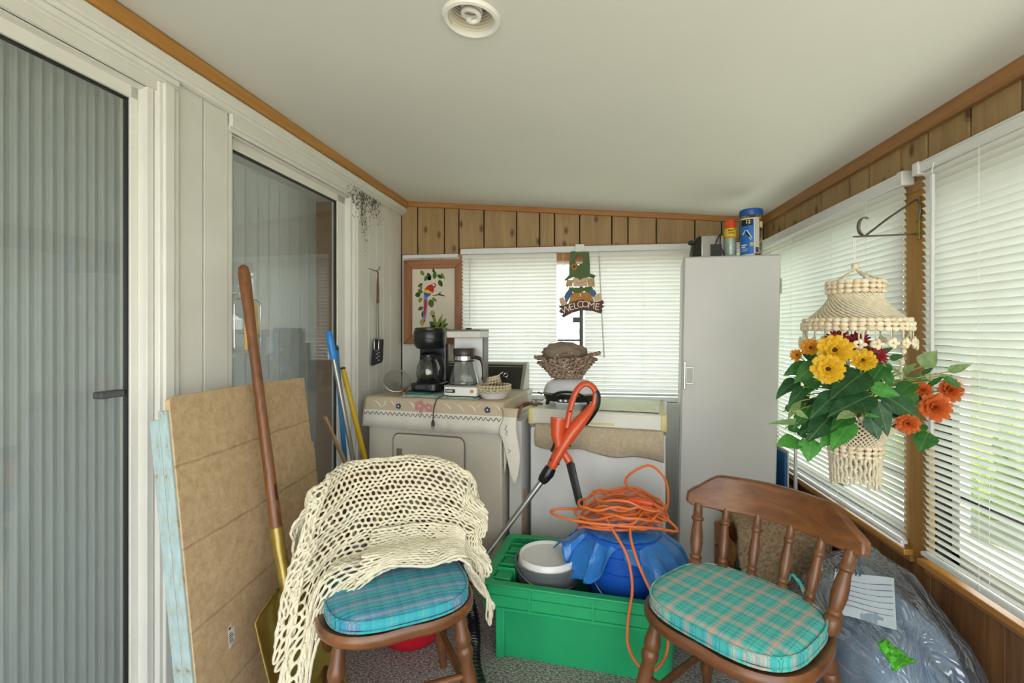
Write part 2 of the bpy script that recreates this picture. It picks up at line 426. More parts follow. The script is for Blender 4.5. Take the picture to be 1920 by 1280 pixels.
MB().bx(-.752, XR, YB-.008, YB+.001, 0, .80).build('lower_board', m_wallb, wall_back)
t = struct('trim_2')      # strip under the ceiling on the back wall
def slopebar(x0, x1, h, y0, y1):
    return MB().add([(x0, y0, zc(x0)-h), (x1, y0, zc(x1)-h), (x1, y1, zc(x1)-h), (x0, y1, zc(x0)-h), (x0, y0, zc(x0)), (x1, y0, zc(x1)), (x1, y1, zc(x1)), (x0, y1, zc(x0))],
                    [(3, 2, 1, 0), (4, 5, 6, 7), (0, 1, 5, 4), (1, 2, 6, 5), (2, 3, 7, 6), (3, 0, 4, 7)])
slopebar(-1.10, XR-.03, .032, YB-.03, YB-.010).build('ceiling_strip', m_trimx, t, bevel=.004)
MB().bx(-.745, XR, YB-.004, YB+.05, 1.69, 1.77).build('head_board', m_trimx, wall_back)
t = struct('trim_3')      # honey wood casing round the back window
MB().bx(-.745, XR, YB-.02, YB, 1.768, 1.784).build('head_strip', m_trimx, t, bevel=.002)
MB().bx(-.752, -.728, YB-.018, YB, .80, 1.768).build('side_strip', m_post, t, bevel=.002)
tag(MB().bx(-1.135, -.757, YB-.03, YB-.008, 1.722, 1.748).build('trim_4', m_alu, bevel=.004), kind='structure')

# right wall
wr = MB()
for a, b, z0, z1 in ((YF, YB+.1, 0, .50), (YF, YB+.1, 1.70, 1.95), (1.650, 1.765, .5, 1.7), (2.95, YB+.1, .5, 1.7), (.05, .17, .5, 1.7), (YF, YF+.1, .5, 1.7)):
    wr.bx(XR+.012, XR+.10, a, b, z0, z1)
wall_right = wr.build('wall_right', m_groove, smooth=0); tag(wall_right, kind='structure')
ys = [YF, -1.1, -.9, -.7, -.5, -.3, -.1, .1, .3, .5, .72, .9, 1.1, 1.26, 1.46, 1.62, 1.80, 1.93, 2.04, 2.17, 2.26, 2.41, 2.53, 2.66, 2.78, 2.9, YB]
ys = [YF, -1.0, -.7, -.4, -.1, .2, .5, .75, .95, 1.15, 1.345, 1.50, 1.664, 1.79, 1.965, 2.10, 2.32, 2.52, 2.70, 2.86, YB-.012]
for a, b in zip(ys, ys[1:]):
    MB().bx(XR, XR+.013, a+.004, b-.004, 1.70, 1.925).build('plank', m_plank, wall_right, bevel=.0015)
y = YF
k = 0
while y < YB-.02:
    b = min(y+(.21, .14, .26, .17)[k % 4], YB-.012)
    MB().bx(XR, XR+.013, y+.001, b-.001, 0, .50).build('panel', m_plankd, wall_right, bevel=.001); y = b; k += 1
for a, b in ((1.650, 1.765), (.05, .17), (2.955, YB-.012)):
    MB().bx(XR-.006, XR+.02, a, b, .50, 1.70).build('post', m_post, wall_right, bevel=.003)
    MB().bx(XR-.006, XR+.02, a-.015, b+.01, 1.70, 1.735).build('post_cap', m_trimr, wall_right, bevel=.003)
t = struct('trim_5')
MB().bx(XR-.022, XR, YF, YB-.03, 1.874, zc(XR)+.003).build('ceiling_strip', m_trimr, t, bevel=.004)
for i, (a, b) in enumerate(((1.72, 2.94), (.05, 1.665))):
    t = struct('trim_%d' % (6+i))
    MB().bx(XR-.032, XR+.05, a, b, .498, .518).build('sill', m_trimo, t, bevel=.003)
    MB().bx(XR-.014, XR+.001, a, b-.01, .478, .498).build('apron', m_trimr, t, bevel=.002)
# windows: aluminium sashes and panes
def win_right(name, y0, y1, bars):
    t = struct(name)
    f = MB()
    for a, b, z0, z1 in ((y0, y0+.03, .52, 1.7), (y1-.03, y1, .52, 1.7), (y0, y1, .52, .55), (y0, y1, 1.67, 1.7)): f.bx(XR+.06, XR+.09, a, b, z0, z1)
    f.build('frame', m_alu, t)
    f = MB()
    for yy in bars: f.bx(XR+.062, XR+.085, yy-.012, yy+.012, .55, 1.67)
    f.bx(XR+.062, XR+.085, y0+.03, y1-.03, .72, .735)
    f.build('glazing_bar', m_darkalu, t)
    MB().bx(XR+.072, XR+.076, y0+.02, y1-.02, .54, 1.68).build('glass_pane', m_pane, t, smooth=0)
win_right('window_1', 1.765, 2.95, (2.3,))
win_right('window_2', .17, 1.65, (1.40, .8))
t = struct('window_3')
f = MB()
for a, b, z0, z1 in ((-.728, -.70, .8, 1.7), (XR-.03, XR, .8, 1.7), (-.728, XR, .8, .83), (-.728, XR, 1.675, 1.70)): f.bx(a, b, YB+.05, YB+.08, z0, z1)
f.build('frame', m_alu, t)
f = MB().bx(.022, .045, YB+.045, YB+.075, .83, 1.675).bx(-.02, .022, YB+.045, YB+.07, 1.635, 1.655).bx(-.02, .024, YB+.045, YB+.07, 1.30, 1.335).bx(-.12, .024, YB+.045, YB+.07, 1.18, 1.192)
f.build('glazing_bar', m_darkalu, t)
MB().bx(-.72, XR-.01, YB+.06, YB+.064, .81, 1.69).build('glass_pane', m_pane, t, smooth=0)

# front end of the porch, behind the camera: unseen, left wide open to add soft daylight
wf = MB().bx(-1.45, XR+.1, YF-.1, YF, 2.0, 2.2).bx(-1.45, -1.25, YF-.1, YF, 0, 2.2).bx(XR, XR+.1, YF-.1, YF, 0, 2.0)
tag(wf.build('wall_front', m_frame, smooth=0), kind='structure')
portal('daylight_front', (-.07, YF-.02, 1.0), (R(-90), 0, R(180)), 2.3, 2.0)
portal('daylight_house', (LW0-1.84, .9, 1.2), (R(90), 0, R(-90)), 3.2, 1.6)  # sky portal for the opening added in the house room
portal('daylight_side', (XR+.06, -.58, 1.1), (R(90), 0, R(90)), 1.2, 1.15)  # unseen blindless opening behind the camera, added to let in more daylight
portal('daylight_right', (XR+.12, 1.5, 1.1), (R(90), 0, R(90)), 2.7, 1.15)
portal('daylight_back', (.19, YB+.12, 1.25), (R(90), 0, R(180)), 1.8, .9)

# outside
tag(MB().bx(-14, 16, -14, 18, -.5, -.35).build('lawn', M('grass', 'a5a58e', .9, var=.2, vs=3, bmp=.6, bs_=40)), 'short green lawn lying outside the windows', 'lawn', kind='structure')
tag(MB().bx(XR+.1, 2.9, -14, 5, -.36, -.30).bx(-14, XR+.1, -14, YF-.1, -.36, -.10).build('bounce_slab', M('pale_bounce', 'c4beb0', .9, bmp=.2)), 'pale ground slab added around the porch to bounce daylight onto the ceiling', 'bounce_slab', kind='structure')  # pale slab added outside to throw daylight up at the ceiling
hb = MB()
for k in range(26):
    a = random.uniform(-2, 6); hb.ell((3.4+random.uniform(-.3, .8), a, .3+random.uniform(-.4, .7)), (random.uniform(.3, .55),)*3, 10, 7)
tag(hb.build('hedge', M('hedge_leaves', '7d9a4c', .8, var=.4, vs=14, bmp=1, bs_=30, bd=.05)), 'loose green hedge glimpsed between the right hand blind slats', 'hedge')
t = thing('carport', 'white carport frame seen through the gap between the back blinds', 'carport', (0, 4.4, -.35))
MB().bx(-3, 3, -.05, .05, 1.62, 1.72).build('beam', m_alu, t)
for x in (-.45, .05): MB().tube([(x, 0, 0), (x, 0, 1.65)], .03).build('post', m_alu, t)
MB().tube([(-.45, 0, 1.62), (.05, 0, 1.35)], .025).build('brace', m_alu, t)

# ---------------------------------------------------------------- slatted blinds
def slat_mesh(Ln, wd=.025, crown=.0028):
    def fn(u, v):
        a = v-.5; return ((a*wd), (u-.5)*Ln, crown*(1-4*a*a))
    return MB().grid(fn, 1, 5)
def blind(name, label, L_, ztop, zbot, pitch, tilt, mat, loc, rz, cords, wand=None, skip=(), droop=None, brk=True, group='venetian blinds', railh=.04):
    """local: x towards the room's outside, y along the blind"""
    t = thing(name, label, 'blind', loc, rz, group)
    MB().bx(-.016, .016, -L_/2-.006, L_/2+.006, ztop, ztop+railh).bx(-.019, -.016, -L_/2-.006, L_/2+.006, ztop+railh-.006, ztop+railh).build('headrail', m_rail, t, bevel=.002)
    me = slat_mesh(L_).mesh('slat', mat, 80)
    n = int((ztop-.012-zbot)/pitch)
    for i in range(n):
        if i in skip: continue
        o = link('slat', me, t); z = ztop-.014-i*pitch
        tl = tilt+random.uniform(-1.2, 1.2)
        if droop: tl += droop(i/n)
        o.location = (random.uniform(-.0005, .0005), 0, z); o.rotation_euler = (random.uniform(-.0006, .0006), R(tl), 0)
    zb = ztop-.014-n*pitch
    MB().bx(-.011, .011, -L_/2, L_/2, zb-.006, zb+.008).build('bottom_rail', m_rail, t, bevel=.003)
    for y in cords:
        for dx in (-.0125, .0125): MB().tube([(dx, y, zb), (dx, y, ztop)], .0007, 5).build('ladder_cord', m_cordw, t)
    if wand:
        y, z1, lean, r = wand
        MB().tube([(-.026, y, ztop+.006), (-.032, y, ztop-.02), (-.028, y, ztop-.03)], .0016, 6).build('wand_hook', m_rail, t)
        MB().tube([(-.030, y, ztop-.03), (-.034, y+lean, z1)], r, 6).build('wand', M('wand_plastic', 'c9cbc9', .2), t)
    if brk:
        for sy in (-1, 1): MB().bx(-.022, .018, sy*L_/2-.014+sy*.008, sy*L_/2+.014+sy*.008, ztop-.004, ztop+railh+.004).build('bracket', m_alu, t, bevel=.003)
    return t
# right wall (slats: room-side edge up)
b1 = blind('venetian_blind', 'white slatted blind on the right wall behind the hanging planter', 1.22, 1.730, .535, .0215, 60, m_slatr, (XR-.022, 2.345, 0), 0, (-.42, -.18, .2, .45), None)
b2 = blind('venetian_blind', 'white slatted blind nearest the camera, right of the wooden post', 1.24, 1.740, .535, .0215, 59, m_slatr, (XR-.026, 1.02, 0), 0, (.40, .0, -.4), (.54, .93, 0, .0065), droop=lambda q: -3*q, railh=.032)
# back wall, rotated so that local x points out of the room
b3 = blind('venetian_blind', 'white slatted blind on the back wall left of the welcome sign', .61, 1.738, .84, .0235, 66, m_slat, (-.425, YB-.04, 0), R(90), (.22, -.02, -.27), (.247, 1.28, 0, .003), brk=False, railh=.034)
b4 = blind('venetian_blind', 'wide white slatted blind on the back wall right of the welcome sign', 1.04, 1.738, .84, .0235, 66, m_slat, (.575, YB-.04, 0), R(90), (.40, .17, -.2, -.42), (.435, 1.08, -.03, .004), brk=False, railh=.034)
MB().bx(-.018, .016, -.31-.19, -.30, 1.738, 1.772).build('headrail', m_rail, b3)
for yy in (-.345,): MB().tube([(-.014, yy, 1.738), (-.016, yy-.005, 1.15)], .0012, 5).build('lift_cord', m_cordw, b3)

# ---------------------------------------------------------------- recessed lamp
t = thing('recessed_light', 'white recessed ceiling light with ribbed baffle and spiral bulb', 'light', (LX, LY, zc(LX)), rot=(0, R(4.65), 0))
MB().lathe([(.0585, .004), (.0585, -.006), (.064, -.010), (.071, -.008), (.0745, -.001), (.0745, .002), (.07, .002)], 48, caps=False).build('trim_ring', m_frame, t)
pf = []
for k in range(14):
    z = .002+k*.0075; r = .0585-.0011*k; pf += [(r, z), (r-.0004, z+.0035), (r-.0035, z+.0055), (r-.0012, z+.0072)]
MB().lathe(pf, 48, caps=False).build('baffle', M('cream_baffle', 'd2cbb8', .5), t)
MB().lathe([(.047, .105), (.05, .112), (.0, .114)], 24, caps=False).build('can_top', m_blackm, t)
MB().lathe([(.0, .03), (.02, .032), (.024, .045), (.024, .085), (.016, .11)], 20).build('bulb_base', m_white, t)
sp = []
for k in range(90):
    q = k/89; a = q*2*math.pi*2.6; rr = .022 if q < .75 else .022*(1-(q-.75)/.25*.85)
    sp.append((rr*math.cos(a), rr*math.sin(a), .036-q*.042))
MB().tube(sp, .0062, 10).build('spiral_tube', M('bulb_glass', 'f0eee6', .25, var=.01), t)
# ---------------------------------------------------------------- leaning boards and tools on the left
def slab(name, mat, O, X, Y, th, poly, bevel=.001, label=None, cat=None, sub=0):
    """board: outline poly (u along X, v along Y) from origin O, thickness th along X x Y"""
    X = Vector(X).normalized(); Y = Vector(Y); Y = (Y-X*Y.dot(X)).normalized(); Z = X.cross(Y)
    o = MB().prism([(u, v) for u, v in poly], 0, th).build(name, mat, bevel=bevel, smooth=0)
    o.matrix_world = frame(O, X, Z, Y)
    return tag(o, label, cat)
def fibre():
    m, nt, N, L, b = nt_new('brown_fibreboard')
    v = coords(nt, rnd=False)
    f = noise_node(nt, v, 45, 5, .7); f2 = noise_node(nt, v, 3, 2)
    col = ramp(nt, f, [(.3, lin('b89b75')), (.7, lin('dcc29a'))])
    col = mixc(nt, math_n(nt, 'MULTIPLY', f2, .35), col, lin('b5946e'))
    tc = N.new('ShaderNodeTexCoord'); sp = N.new('ShaderNodeSeparateXYZ'); L.new(tc.outputs['Object'], sp.inputs[0])
    wob = math_n(nt, 'MULTIPLY', math_n(nt, 'SUBTRACT', noise_node(nt, v, 9, 3), .5), .016)
    zz = math_n(nt, 'ADD', sp.outputs[2], wob)
    fr = math_n(nt, 'FRACT', math_n(nt, 'DIVIDE', math_n(nt, 'ADD', zz, .077), .215))
    ln = math_n(nt, 'SUBTRACT', 1.0, math_n(nt, 'SMOOTH_MIN', math_n(nt, 'MULTIPLY', math_n(nt, 'ABSOLUTE', math_n(nt, 'SUBTRACT', fr, .5)), 40), 1.0))
    ln = math_n(nt, 'MULTIPLY', math_n(nt, 'MAXIMUM', ln, 0.0), noise_node(nt, v, 26, 4))
    col = mixc(nt, math_n(nt, 'MINIMUM', math_n(nt, 'MULTIPLY', ln, .9), 1.0), col, lin('6e5136'))
    L.new(col, b.inputs['Base Color']); b.inputs['Roughness'].default_value = .9
    bump(nt, b, math_n(nt, 'SUBTRACT', f, ln), .4, .003); return m
TLb, TRb, BLb = Vector((-1.069, 1.095, 1.068)), Vector((-1.150, 1.843, 1.050)), Vector((-.935, 1.01, .005))
Wd = (TRb-TLb).length; Hg = (TLb-BLb).length
poly = [(0, 0), (Wd+.03, .0), (Wd+.025, Hg*.74), (Wd+.006, Hg*.745), (Wd, Hg-.003), (Wd*.5, Hg+.002), (.012, Hg), (0, Hg-.008)]
BLb = TLb-((TLb-BLb)-(TRb-TLb).normalized()*(TLb-BLb).dot((TRb-TLb).normalized())).normalized()*Hg
board = slab('fibreboard_sheet', fibre(), BLb, TRb-TLb, TLb-BLb, .013, poly, .0015, 'large brown fibreboard sheet leaning against the left wall with a paper sticker', 'board')
st = MB().prism([(0, 0), (.028, .012), (.028, .05), (.018, .048), (.016, .062), (.004, .058), (.0, .04)], .0132, .0138).build('sticker', m_white, board)
st.location = (.135, 0, .335)
tk = MB()
for k in range(6): tk.bx(.003, .024-.003*(k % 3), .0137, .0141, .012+k*.005, .0142+k*.005)
tk.bx(.004, .014, .0137, .0141, .05, .056)
o = tk.build('sticker_print', M('sticker_ink', '3a3a3a', .8), board); o.location = (.135, 0, .335)
def foam_mat():
    m, nt, N, L, b = nt_new('blue_foam_board')
    v = coords(nt, (1, 1, .35), False); f = noise_node(nt, v, 40, 6, .75)
    col = ramp(nt, f, [(.34, lin('7d6a52')), (.42, lin('a9b3a8')), (.50, lin('a6bdbf')), (.75, lin('bccfd0'))])
    L.new(col, b.inputs['Base Color']); b.inputs['Roughness'].default_value = .8; bump(nt, b, f, .5, .004); return m
mf = foam_mat()
off = Vector((-.030, .0, 0))
for i, (dx, dy, hh, lab) in enumerate(((-.014, -.010, Hg-.035, 'pale blue foam insulation board right behind the fibreboard sheet'), (-.040, -.012, Hg-.06, 'pale blue foam insulation board hard against the white door casing'))):
    slab('foam_board', mf, BLb+Vector((dx, dy, 0)), TRb-TLb, TLb-BLb, .024 if i == 0 else .026, [(0, 0), (Wd*.9, 0), (Wd*.9, hh-.05), (0, hh)], .003, lab, 'insulation board')['group'] = 'foam boards behind the fibreboard'

# shovel
T, Q = Vector((-1.168, 1.518, 1.475)), Vector((-.80, 1.30, 0.0))
ax = (Q-T).normalized(); Ls = (Q-T).length
wv = Vector((-.2, -.98, 0)); wv = (wv-ax*wv.dot(ax)).normalized(); nv = ax.cross(wv).normalized()
if nv.dot(Vector((0, -1, .3))) < 0 and nv.x < 0: nv = -nv
if nv.x < 0: nv = -nv
sh = thing('shovel', 'long wooden-handled scoop shovel with a gold painted blade leaning on fibreboard', 'shovel', tuple(Q))
def sp_(t, dn=0, dw=0): return T+ax*(Ls*t)+nv*dn+wv*dw
m_ash = WOOD('worn_ash_handle', '5e371c', '8d5b33', axis=2, scale=30, rough=.4, coat=.1)
MB().tube([sp_(t) for t in (0, .006, .02, .05, .1, .16, .3, .45, .60)], [.008, .016, .0195, .020, .018, .0165, .016, .0175, .0185], 14).build('handle', m_ash, sh, True)
m_gold = M('gold_paint', 'a18a3c', .34, metal=.4, var=.22, vs=20, bmp=.08, bs_=40, coat=.3)
MB().tube([sp_(.585), sp_(.60), sp_(.63, .001), sp_(.66, .006), sp_(.69, .010), sp_(.715, .008), sp_(.75, .0)], [.0195, .0205, .0205, .020, .020, .021, .012], 14, flat=.95).build('socket', m_gold, sh, True)
bax = (ax+Vector((.16, .0, 0))).normalized(); bnv = bax.cross(wv).normalized(); bnv = bnv if bnv.dot(nv) > 0 else -bnv
def blade(u, v):
    a = u-.5; hw = .135*(.30+.70*min(1, v/.13))*(1-.05*v)
    curl = .030*(2*abs(a))**2.6*(1-.3*v)+.018*max(0, .18-v)/.18*0
    rib = .006*math.exp(-((abs(a)-.22)/.05)**2)*(1-v)
    crown = .030*math.exp(-(a/.10)**2)*max(0, 1-v/.55)
    dn = -.012+curl-.0+crown*.6+rib*.8-.02*(v*(1-v))
    return tuple(sp_(.700)+bax*(.37*v)+bnv*dn+wv*(-a*2*hw))
o = MB().grid(blade, 32, 20).build('blade', m_gold, sh, True, smooth=60, solid=.003)
MB().bx(-.004, .004, -.001, .001, 0, .05).build('stamp', M('handle_stamp', '3c1e10', .6), sh).matrix_local = Matrix.Translation(sp_(.53, .0172)-Q) @ frame((0, 0, 0), wv, nv, -ax)

# poles beside the dryer
def pole(name, label, a, b, r, mat, extra=None):
    t = thing(name, label, 'pole', b, group='long handles leaning beside the dryer')
    a, b = Vector(a), Vector(b); d = (b-a)
    MB().tube([a, a+d*.003, a+d*.997, b], [r*.7, r, r, r*.8], 12).build('shaft', mat, t, True)
    if extra:
        nm, m2, rr, l0, l1 = extra
        MB().tube([a+d*l0, a+d*(l0+.004), a+d*(l0+.3*(l1-l0)), a+d*(l1-.003), a+d*l1], [rr*.55, rr*.85, rr, rr, rr*.9], 12).build(nm, m2, t, True)
m_bluep = M('blue_plastic', '2f86d6', .35)
pole('mop_handle', 'silver metal pole with a bright blue grip leaning by the glass door', (-1.118, 2.009, 1.238), (-.885, 2.05, 0), .0115, M('galvanised_tube', '9c9c96', .35, metal=.8), ('grip', m_bluep, .0165, -.004, .10))
pole('broom_handle', 'thin blue pole with a black cap behind the silver one', (-1.114, 2.067, 1.175), (-1.06, 2.15, 0), .0115, M('blue_tube', '2f80bd', .35), ('cap', m_blackm, .012, -.002, .02))
pole('broom_handle', 'yellow pole leaning toward the dryer corner', (-1.115, 2.13, 1.07), (-.865, 2.185, 0), .0125, M('yellow_tube', 'd8b31c', .35, var=.15), ('cap', m_blackm, .0127, -.002, .012))
t = thing('wood_strip', 'short flat bare wood strip leaning low against the glass door', 'stick', (-.88, 2.24, 0))
a, b = Vector((-1.118, 1.971, .862)), Vector((-.88, 2.24, 0.01)); d = (b-a).normalized(); n1 = d.cross(Vector((0, 0, 1))).normalized(); n2 = d.cross(n1)
pp = [a+n1*s1*.018+n2*s2*.005 for s1, s2 in ((-1, -1), (1, -1), (1, 1), (-1, 1))]
MB().add(pp+[p+(b-a) for p in pp], [(0, 1, 2, 3), (7, 6, 5, 4), (0, 4, 5, 1), (1, 5, 6, 2), (2, 6, 7, 3), (3, 7, 4, 0)]).build('strip', WOOD('raw_pine', '8a6a48', 'a98862', axis=2, scale=20, rough=.7), t, True)

# wall hook with barbecue tools (positions in the left wall's frame)
def wlp(off_, s_, z_): return tuple(MW['wall_left'] @ Vector((off_, s_, z_)))
hk = thing('wall_hook', 'small bent metal hook screwed into the white boards', 'hook', wlp(.0, 2.60, 1.60))
MB().tube(cr([wlp(.0, 2.60, 1.60), wlp(.02, 2.60, 1.595), wlp(.035, 2.60, 1.60), wlp(.045, 2.60, 1.62)], 5), .0022, 8).tube([wlp(.004, 2.54, 1.602), wlp(.004, 2.66, 1.596)], .002, 6).build('wire', M('dark_wire', '4a4640', .5, metal=.6), hk, True)
m_han = WOOD('tool_handle_wood', '5b3c26', '7d5a3e', axis=2, scale=30, rough=.5)
m_wire = M('tool_wire', '9d9d98', .3, metal=.9)
sp = thing('spatula', 'barbecue spatula with a black slotted blade hanging on the wall hook', 'spatula', wlp(.02, 2.62, 1.10))
MB().tube([wlp(.03, 2.60, 1.59), wlp(.028, 2.606, 1.54)], .003, 6).tube([wlp(.028, 2.606, 1.545), wlp(.026, 2.612, 1.50), wlp(.024, 2.618, 1.41)], [.005, .009, .0085], 10, flat=.6).build('handle', m_han, sp, True)
MB().tube([wlp(.024, 2.618, 1.42), wlp(.022, 2.622, 1.40), wlp(.02, 2.63, 1.185)], .003, 6).build('shank', m_wire, sp, True)
def bl(u, v): return wlp(.018, 2.555+.125*u*(1-.0*v)+(.0+(-.035)*v*(1-u)), 1.195-.145*v-.01*u*0)
mb = MB()
fr_poly = [(2.578, 1.195), (2.70, 1.195), (2.69, 1.075), (2.675, 1.058), (2.555, 1.045), (2.545, 1.058)]
mb.v = [wlp(.017, s_, z_) for s_, z_ in fr_poly]+[wlp(.019, s_, z_) for s_, z_ in fr_poly]
mb.f = [tuple(range(6)), tuple(range(11, 5, -1))]+[(i, (i+1) % 6, 6+(i+1) % 6, 6+i) for i in range(6)]
mb.build('blade', M('nonstick_black', '2b2d30', .4, metal=.3), sp, True)
for k in range(3):
    for sg in (-1, 1):
        c0 = 2.622+sg*.012; z0 = 1.125-k*.022
        MB().tube([wlp(.0195, c0-.009*1, z0-.007*sg*-1*-1), wlp(.0195, c0+.009, z0+.007*sg*-1)], .0025, 6).build('slot', m_white, sp, True)
fk = thing('grill_fork', 'steel barbecue tool with a square wire end hanging over the spatula', 'grill tool', wlp(.03, 2.59, 1.15))
MB().tube([wlp(.034, 2.598, 1.59), wlp(.034, 2.59, 1.52), wlp(.034, 2.586, 1.405)], [.004, .009, .0085], 10, flat=.6).build('handle', m_han, fk, True)
sq = [(.028, 2.586, 1.41), (.028, 2.586, 1.20)]
MB().tube([wlp(*p) for p in sq], .0025, 6).build('shank', m_wire, fk, True)
MB().tube([wlp(.028, 2.588+dx, 1.165+dz) for dx, dz in rrect(-.027, .027, -.034, .034, .01, 3)], .0035, 6, closed=True).build('square_loop', m_wire, fk, True)

# wire rack with wooden plate on the glass
th = thing('wire_rack', 'thin wire rack with a pale wooden plate hanging beside the shovel handle', 'rack', wlp(.01, 1.56, 1.165))
for z0, z1 in ((1.165, 1.36), (1.165, 1.235)):
    MB().tube([wlp(.012, s_, z_) for s_, z_ in rrect(1.528, 1.66, z0, z1, .022, 4)], .0018, 6, closed=True).build('wire_loop', m_chrome, th, True)
pl = [(1.572, 1.172), (1.628, 1.172), (1.634, 1.26), (1.626, 1.352), (1.582, 1.352), (1.569, 1.26)]
mb = MB(); mb.v = [wlp(.014, *p) for p in pl]+[wlp(.026, *p) for p in pl]
mb.f = [tuple(range(6)), tuple(range(11, 5, -1))]+[(i, (i+1) % 6, 6+(i+1) % 6, 6+i) for i in range(6)]
mb.build('wooden_plate', WOOD('pale_pine', 'd0a55c', 'e0ba74', axis=2, scale=20, rough=.5), th, True, bevel=.004)
MB().tube([wlp(.026, 1.601, 1.19), wlp(.030, 1.601, 1.19)], .005, 10).build('screw', m_steel, th, True)
MB().tube([wlp(.0262, 1.603, 1.21), wlp(.0262, 1.603, 1.33)], .0007, 5).build('groove_line', m_groove, th, True)

# framed parrot picture
px0, px1, pz0, pz1 = -1.128, -.722, 1.16, 1.712
pc = thing('framed_picture', 'framed needlework of a red and blue parrot among leaves, in a wide oak frame', 'picture', (-.925, YB-.012, pz0))
yF = YB-.036; wd = .058
m_oakf = WOOD('oak_frame_upright', '7d5030', 'a8744a', axis=2, scale=24, rough=.4)
m_oakh = WOOD('oak_frame_level', '7d5030', 'a8744a', axis=0, scale=24, rough=.4)
def strip(p, m, nm):
    n = len(p); mb = MB(); mb.v = [(x, yF, z) for x, z in p]+[(x, YB-.010, z) for x, z in p]
    mb.f = [tuple(range(n)), tuple(range(2*n-1, n-1, -1))]+[(i, (i+1) % n, n+(i+1) % n, n+i) for i in range(n)]
    mb.build(nm, m, pc, True, bevel=.004)
strip([(px0, pz0), (px0+wd, pz0+wd), (px0+wd, pz1-wd), (px0, pz1)], m_oakf, 'frame_side')
strip([(px1, pz0), (px1-wd, pz0+wd), (px1-wd, pz1-wd), (px1, pz1)], m_oakf, 'frame_side')
strip([(px0, pz1), (px1, pz1), (px1-wd, pz1-wd), (px0+wd, pz1-wd)], m_oakh, 'frame_rail')
strip([(px0, pz0), (px1, pz0), (px1-wd, pz0+wd), (px0+wd, pz0+wd)], m_oakh, 'frame_rail')
MB().bx(px0+wd-.004, px1-wd+.004, YB-.022, YB-.012, pz0+wd-.004, pz1-wd+.004).build('canvas', M('linen', 'd9cfbc', .8, var=.06, vs=4, bmp=.2, bs_=400), pc, True)
# embroidery: u,v in the inner picture 0..1
ix0, ix1, iz0, iz1 = px0+wd, px1-wd, pz0+wd, pz1-wd
def U(u, v): return (ix0+(ix1-ix0)*u, iz1-(iz1-iz0)*v)
EMB = {}
def emb(poly_uv, mat, nm, dy):
    p = [U(u, v) for u, v in poly_uv]; n = len(p); mb = MB()
    mb.v = [(x, YB-.0222-dy, z) for x, z in p]+[(x, YB-.0215, z) for x, z in p]
    mb.f = [tuple(range(n)), tuple(range(2*n-1, n-1, -1))]+[(i, (i+1) % n, n+(i+1) % n, n+i) for i in range(n)]
    return mb.build(nm, mat, pc, True, smooth=0)
mG = [M('thread_green_%d' % i, c, .8, var=.15, vs=60) for i, c in enumerate(('2f4a1e', '4a6424', '76803a', '9a9a52'))]
def leafp(u, v, l, wdt, ang, k, d):
    ca, sa = math.cos(R(ang)), math.sin(R(ang)); pts = []
    for q in (0, .2, .45, .75, 1, .75, .45, .2): pts.append(q)
    out = []
    for i, q in enumerate(pts):
        sgn = 1 if i < 4 else -1
        h = wdt*math.sin(math.pi*min(1, q*.9+.08))**.8*sgn if 0 < q < 1 else 0
        out.append((u+(q*l*ca-h*sa)*1.38, v+(q*l*sa+h*ca)))
    emb(out, mG[k], 'stitched_leaf', d)
for a in ((.45, .16, .10, .03, 200, 0), (.42, .17, .12, .04, 250, 0), (.52, .16, .13, .035, 275, 1), (.58, .1, .12, .03, 20, 0), (.68, .06, .12, .02, 60, 2), (.62, .17, .12, .035, 60, 0), (.28, .1, .1, .03, 230, 2), (.36, .1, .1, .03, 120, 1), (.5, .06, .07, .02, 270, 0),
          (.25, .22, .1, .025, 150, 1), (.22, .24, .1, .02, 100, 2), (.2, .38, .1, .04, 170, 0), (.25, .36, .1, .03, 210, 1), (.22, .43, .09, .03, 120, 2), (.42, .46, .13, .05, 75, 1), (.46, .44, .1, .025, 30, 2), (.26, .58, .1, .03, 160, 1), (.3, .62, .13, .04, 110, 0), (.45, .62, .12, .04, 70, 3), (.24, .75, .12, .04, 95, 3), (.48, .7, .1, .03, 60, 3),
          (.55, .8, .14, .03, 130, 0), (.4, .8, .16, .04, 30, 1), (.62, .9, .18, .03, 280, 2), (.62, .9, .2, .03, 310, 2), (.62, .9, .18, .028, 335, 1), (.6, .9, .18, .028, 245, 2), (.62, .92, .16, .03, 0, 3), (.56, .9, .1, .03, 200, 1), (.66, .88, .15, .03, 20, 2), (.45, .84, .12, .02, 100, 0), (.35, .88, .07, .02, 140, 0), (.62, .86, .2, .02, 290, 3)):
    leafp(*a, .0008+.0004*(a[5] % 3))
mR, mY, mB_, mLb = M('thread_red', 'b8281f', .8, var=.12, vs=60), M('thread_yellow', 'e0bc46', .8), M('thread_blue', '3a6a94', .8, var=.15, vs=60), M('thread_violet', '7f86b8', .8)
emb([(.62, .4), (.5, .41), (.46, .405), (.6, .385), (.62, .37), (.68, .345), (.69, .35), (.64, .375), (.76, .405), (.76, .42)], M('thread_brown', '4a3420', .8), 'stitched_twig', .0014)
emb([(.46, .235), (.52, .215), (.56, .235), (.55, .265), (.51, .285), (.51, .33), (.48, .365), (.38, .34), (.28, .325), (.33, .275), (.40, .245)], mR, 'parrot_body', .0024)
emb([(.28, .325), (.34, .31), (.42, .335), (.48, .36), (.42, .372), (.34, .362), (.28, .35)], mY, 'parrot_band', .0028)
emb([(.28, .35), (.34, .362), (.44, .372), (.44, .39), (.36, .425), (.3, .415), (.27, .39)], mB_, 'parrot_wing', .0026)
emb([(.27, .41), (.36, .42), (.36, .55), (.33, .72), (.29, .80), (.26, .76), (.27, .55)], mLb, 'parrot_tail', .0020)
